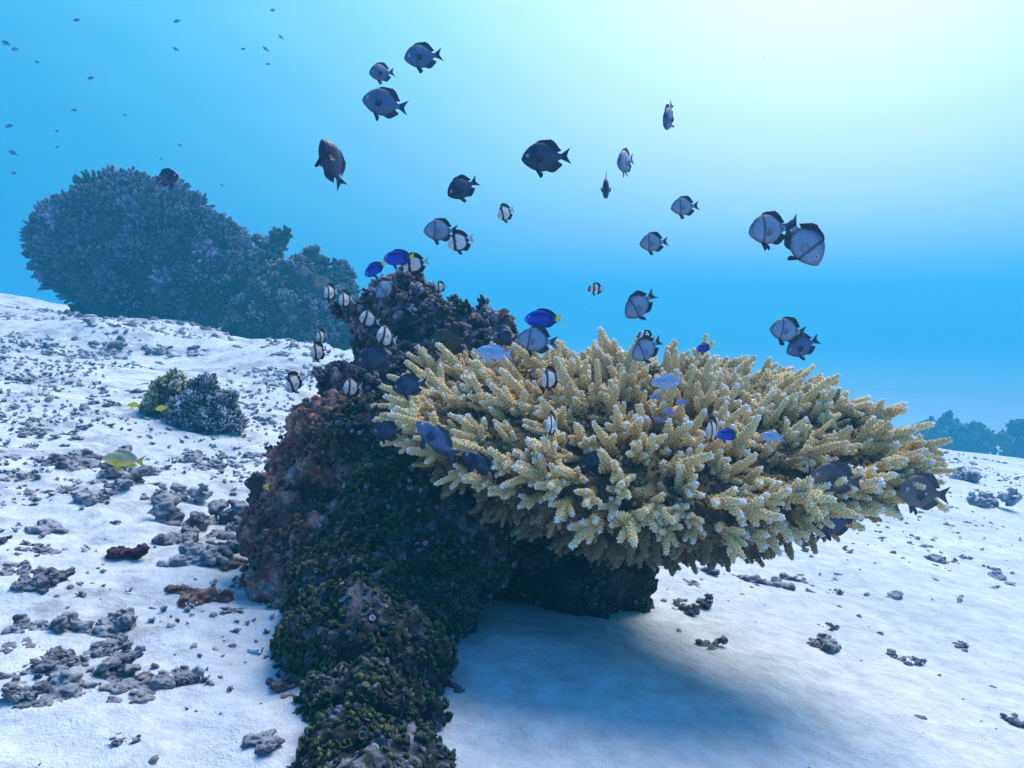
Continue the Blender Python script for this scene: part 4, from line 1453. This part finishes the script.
# --- in open water
F_('mid', 423, 57, 40, 1.5, 203, 12, 'topmost blue grey damselfish at the upper left of the shoal', bend=.15)
F_('mid', 382, 73, 29, 1.9, 215, 12, 'small blue grey damselfish just above the dark long one at upper left')
F_('mid', 385, 104, 46, 1.4, 190, -8, 'dark blue grey damselfish third from the top left')
F_('dark', 332, 164, 52, 1.4, 236, -58, 'dark damselfish turned steeply upward above the left reef', roll=0)
F_('dark', 546, 158, 50, 1.4, 185, 5, 'dark damselfish swimming left in open water, top centre', bend=.1)
F_('dark', 463, 188, 36, 1.6, 200, 28, 'dark damselfish nose down, tail up, left of centre')
F_('white', 506, 213, 24, 1.7, 222, 25, 'tiny white damselfish with black bars below the top centre fish', shape='tall')
F_('grey', 441, 231, 36, 1.45, 198, 4, 'round grey damselfish with black bar, above the blue tangs')
F_('white', 461, 242, 30, 1.42, 205, 18, 'white damselfish with black bar overlapping a round grey one', shape='tall')
F_('mid', 669, 116, 34, 1.6, 238, 62, 'small damselfish diving nose down at upper centre right')
F_('grey', 626, 162, 38, 1.6, 238, 18, 'striped damselfish turned to the viewer, upper centre right')
F_('dark', 606, 186, 34, 1.6, 262, 50, 'thin dark damselfish seen end-on beside the striped one')
F_('grey', 685, 207, 31, 1.6, 193, 8, 'small pale grey damselfish swimming left, right of centre')
F_('grey', 654, 243, 31, 1.5, 192, 8, 'small damselfish with dark bars just below the pale grey one')
F_('humbug', 596, 289, 18, 1.7, 190, 5, 'tiny black and white striped damselfish alone in blue water')
F_('grey', 640, 305, 40, 1.35, 200, 38, 'grey barred damselfish nose down above the coral centre', bend=.1)
F_('grey', 771, 230, 52, 1.12, 197, 8, 'large grey damselfish with clear eye, left of the touching pair')
F_('grey', 803, 242, 56, 1.08, 335, 58, 'large pale damselfish diving head down, right of the touching pair')
F_('grey', 788, 331, 40, 1.22, 190, -4, 'grey damselfish with eye showing above the right coral')
F_('mid', 803, 346, 36, 1.26, 182, 24, 'dusky damselfish tucked behind the grey one at right')
F_('dark', 167, 178, 27, 2.2, -12, -4, 'lone dark damselfish facing right over the big far coral head')
F_('mid', 187, 186, 9, 4.2, 185, 0, 'tiny fish just right of the lone dark damselfish', eyes=False)
# --- round the rock top
F_('tang', 375, 269, 25, 1.45, 200, 35, 'blue tang nose down at the left of the blue pair', shape='tang', name='blue_tang')
F_('tang', 399, 258, 32, 1.46, 183, 6, 'blue tang with yellow tail touching the rock top fish', shape='tang', name='blue_tang')
F_('white', 416, 264, 28, 1.50, 196, 15, 'white barred damselfish behind the yellow tailed blue tang', shape='tall')
F_('grey', 386, 288, 30, 1.48, 222, 40, 'pale grey damselfish nose down on top of the rock')
F_('white', 441, 287, 15, 1.66, 222, 10, 'tiny white damselfish right of the rock top', shape='tall')
F_('white', 331, 293, 24, 1.55, 246, 10, 'tiny white damselfish, upper of two left of the rock top', shape='tall')
F_('white', 346, 300, 24, 1.52, 243, 10, 'tiny white damselfish, lower of two left of the rock top', shape='tall')
F_('white', 370, 320, 27, 1.50, 226, -10, 'small white damselfish against the upper dark rock', shape='tall')
F_('white', 387, 338, 34, 1.46, 240, -12, 'taller white damselfish against the dark rock middle', shape='tall')
F_('dark', 376, 360, 40, 1.40, 186, 6, 'dark grey damselfish at the neck of the rock', bend=.1)
F_('white', 322, 337, 21, 1.60, 250, 12, 'tiny white damselfish over sand, upper left of rock neck', shape='tall')
F_('white', 319, 352, 26, 1.55, 240, 15, 'tiny white damselfish just under another left of rock neck', shape='tall')
F_('white', 295, 382, 30, 1.5, 243, 35, 'white damselfish slanting over sand, leftmost of the small white ones', shape='tall')
F_('white', 353, 388, 30, 1.42, 240, 0, 'white damselfish in shadow beside the left coral edge', shape='tall')
F_('dark', 410, 386, 36, 1.12, 186, 10, 'black and grey damselfish over the left end of the table coral')
F_('olive', 450, 342, 44, 1.52, 185, 4, 'dark olive damselfish against the rock behind the coral')
F_('dark', 505, 339, 24, 1.50, 184, 0, 'small dusky damselfish at the right end of the rock top')
F_('tang', 543, 319, 38, 1.28, 183, 2, 'blue tang with yellow tail above the coral centre', shape='tang', name='blue_tang')
F_('grey', 537, 341, 42, 1.26, 184, -4, 'grey damselfish just below the central blue tang', bend=.08)
F_('pale', 494, 353, 38, 1.20, 186, -4, 'pale blue chromis hovering over the coral left of centre', shape='slim', name='chromis')
F_('white', 551, 379, 32, -0.05, 228, 12, 'white damselfish with black bar on the coral top', shape='tall')
F_('white', 552, 425, 34, -0.02, 248, 0, 'narrow white damselfish between branches on the coral front', shape='tall')
F_('grey', 647, 349, 38, 1.25, 200, 30, 'grey barred damselfish nose down at the coral crest')
F_('humbug', 646, 337, 20, 1.32, 188, -8, 'black and white striped damselfish behind the nose down grey one')
F_('tang', 704, 348, 18, 1.42, 195, 8, 'small blue tang half hidden behind the coral crest', shape='tang', name='blue_tang')
F_('pale', 667, 382, 34, -0.03, 185, 4, 'pale blue chromis resting above the coral middle', shape='slim', name='chromis')
F_('violet', 655, 397, 13, -0.02, 186, 0, 'violet chromis, upper left of the tiny four', shape='slim', name='chromis', eyes=False)
F_('violet', 682, 402, 14, -0.02, 186, 4, 'violet chromis, rightmost of the tiny four', shape='slim', name='chromis', eyes=False)
F_('violet', 669, 412, 16, -0.02, 184, 0, 'violet chromis, second lowest of the tiny four', shape='slim', name='chromis', eyes=False)
F_('violet', 660, 420, 13, -0.02, 186, -4, 'violet chromis, lowest of the tiny four', shape='slim', name='chromis', eyes=False)
F_('white', 713, 431, 36, -0.04, 236, 5, 'white damselfish outlined black at the coral front', shape='tall')
F_('tang', 728, 435, 24, -0.02, 184, 0, 'blue tang behind the white damselfish at the coral front', shape='tang', name='blue_tang')
F_('pale', 772, 437, 26, -0.02, 184, -6, 'light blue chromis between pale tips at right', shape='slim', name='chromis')
F_('mid', 437, 440, 56, -0.05, 194, -42, 'large grey and black damselfish climbing at the lower left coral edge', bend=.1, shape='slim')
F_('dark', 480, 464, 44, -0.02, 192, -33, 'slim dark damselfish under the left coral edge', shape='slim')
F_('dark', 388, 432, 32, -0.03, 186, 0, 'nearly black damselfish against the green rock')
F_('dark', 486, 399, 38, 0.035, 186, 4, 'black damselfish hiding among the left branches')
F_('dark', 600, 466, 44, 0.03, 184, 8, 'dark blue damselfish under the coral front')
F_('white', 811, 467, 24, 0.01, 226, 10, 'pale headed damselfish peeping from the right branches', shape='tall')
F_('dusky', 836, 479, 50, 0.015, 172, -6, 'dusky damselfish over the right front branches', bend=.15)
F_('dusky', 922, 493, 58, 0.02, 196, -6, 'large dusky brown fish off the right end of the coral', bend=.2, name='brown_fish')
F_('dark', 834, 523, 46, 0.03, 184, 4, 'dark damselfish beneath the lower right branches')
F_('white', 737, 546, 30, 1.25, 188, -6, 'black barred damselfish in front of sand under the table', shape='tall')
F_('dark', 730, 398, 26, 0.04, 190, 0, 'dark damselfish deep between the right branches')
# --- over the sand
F_('greyyellow', 124, 460, 42, 1.9, 186, -6, 'grey damselfish with yellow belly over the left sand', name='yellow_damselfish', shape='slim')
F_('yellow', 162, 408, 13, 2.3, 196, 10, 'small bright yellow fish beside the coral bush', name='yellow_damselfish', shape='slim', eyes=False)
F_('yellow', 134, 405, 13, 2.5, 186, 0, 'small yellow fish left of the brighter one', name='yellow_damselfish', shape='slim', eyes=False)
F_('blackyellow', 257, 485, 27, 1.25, 180, -10, 'black damselfish with yellow tail at the red flank', name='damselfish')
# --- far specks in the blue
random.seed(4)
for i, (px, py, s) in enumerate([(77, 20, 7), (6, 43, 9), (15, 49, 8), (37, 62, 5), (91, 78, 7), (177, 21, 7), (176, 49, 7), (266, 49, 8), (268, 64, 5), (243, 49, 5), (281, 37, 7),
                                 (273, 10, 7), (74, 110, 6), (9, 126, 8), (13, 153, 9), (14, 173, 6), (180, 145, 5), (57, 131, 4), (57, 147, 4), (161, 159, 4), (222, 185, 4), (125, 115, 4)]):
    fish('far_fish', 'tiny dark fish silhouette far off in the blue water at upper left', 'slim', 'faint', px, py, s, random.uniform(6, 9), random.choice([190, 200, 230, 20]), random.uniform(-30, 30), 0, 0.0, False,
         'fish', 'far fish in the blue water')

# drifting particles in the water
Ms = []
for i in range(260):
    Ms.append(mat4(np.eye(3), P(random.uniform(0, 1024), random.uniform(0, 700), random.uniform(0.7, 4.5)), random.uniform(.0004, .0009)))
Ms = [m_ for m_ in Ms if m_[2, 3] > -0.45 - 0.135 * m_[0, 3]]
dp = instances((V1, F1, np.ones((len(V1), 3)) * .7), Ms)
o = link('drifting_particles', dp[0], dp[1], M_rub, dp[2])
tag(o, 'tiny pale particles drifting in the water', 'particles', kind='stuff')

# ------------------------------------------------------------------ haze: the water itself
mh = bpy.data.materials.new('sea_water')
mh.use_nodes = True
t = mh.node_tree
t.nodes.clear()
ot = t.nodes.new('ShaderNodeOutputMaterial')
pv = t.nodes.new('ShaderNodeVolumePrincipled')
pv.inputs['Color'].default_value = (*HAZE_COLOR, 1)
pv.inputs['Density'].default_value = HAZE_DENSITY
pv.inputs['Anisotropy'].default_value = 0.3
t.links.new(pv.outputs[0], ot.inputs['Volume'])
hx, z0, z1 = 128.0, -6.8, 3.4
hv = np.array([(x, y, z) for x in (-hx, hx) for y in (-hx + 1.3, hx + 1.3) for z in (z0, z1)], float)
hf = np.array([(0, 1, 3), (0, 3, 2), (4, 6, 7), (4, 7, 5), (0, 4, 5), (0, 5, 1), (2, 3, 7), (2, 7, 6), (0, 2, 6), (0, 6, 4), (1, 5, 7), (1, 7, 3)])
o = link('haze', hv, hf, mh, smooth=False)
tag(o, 'blue sea water that fades distant things', 'water haze', kind='stuff')
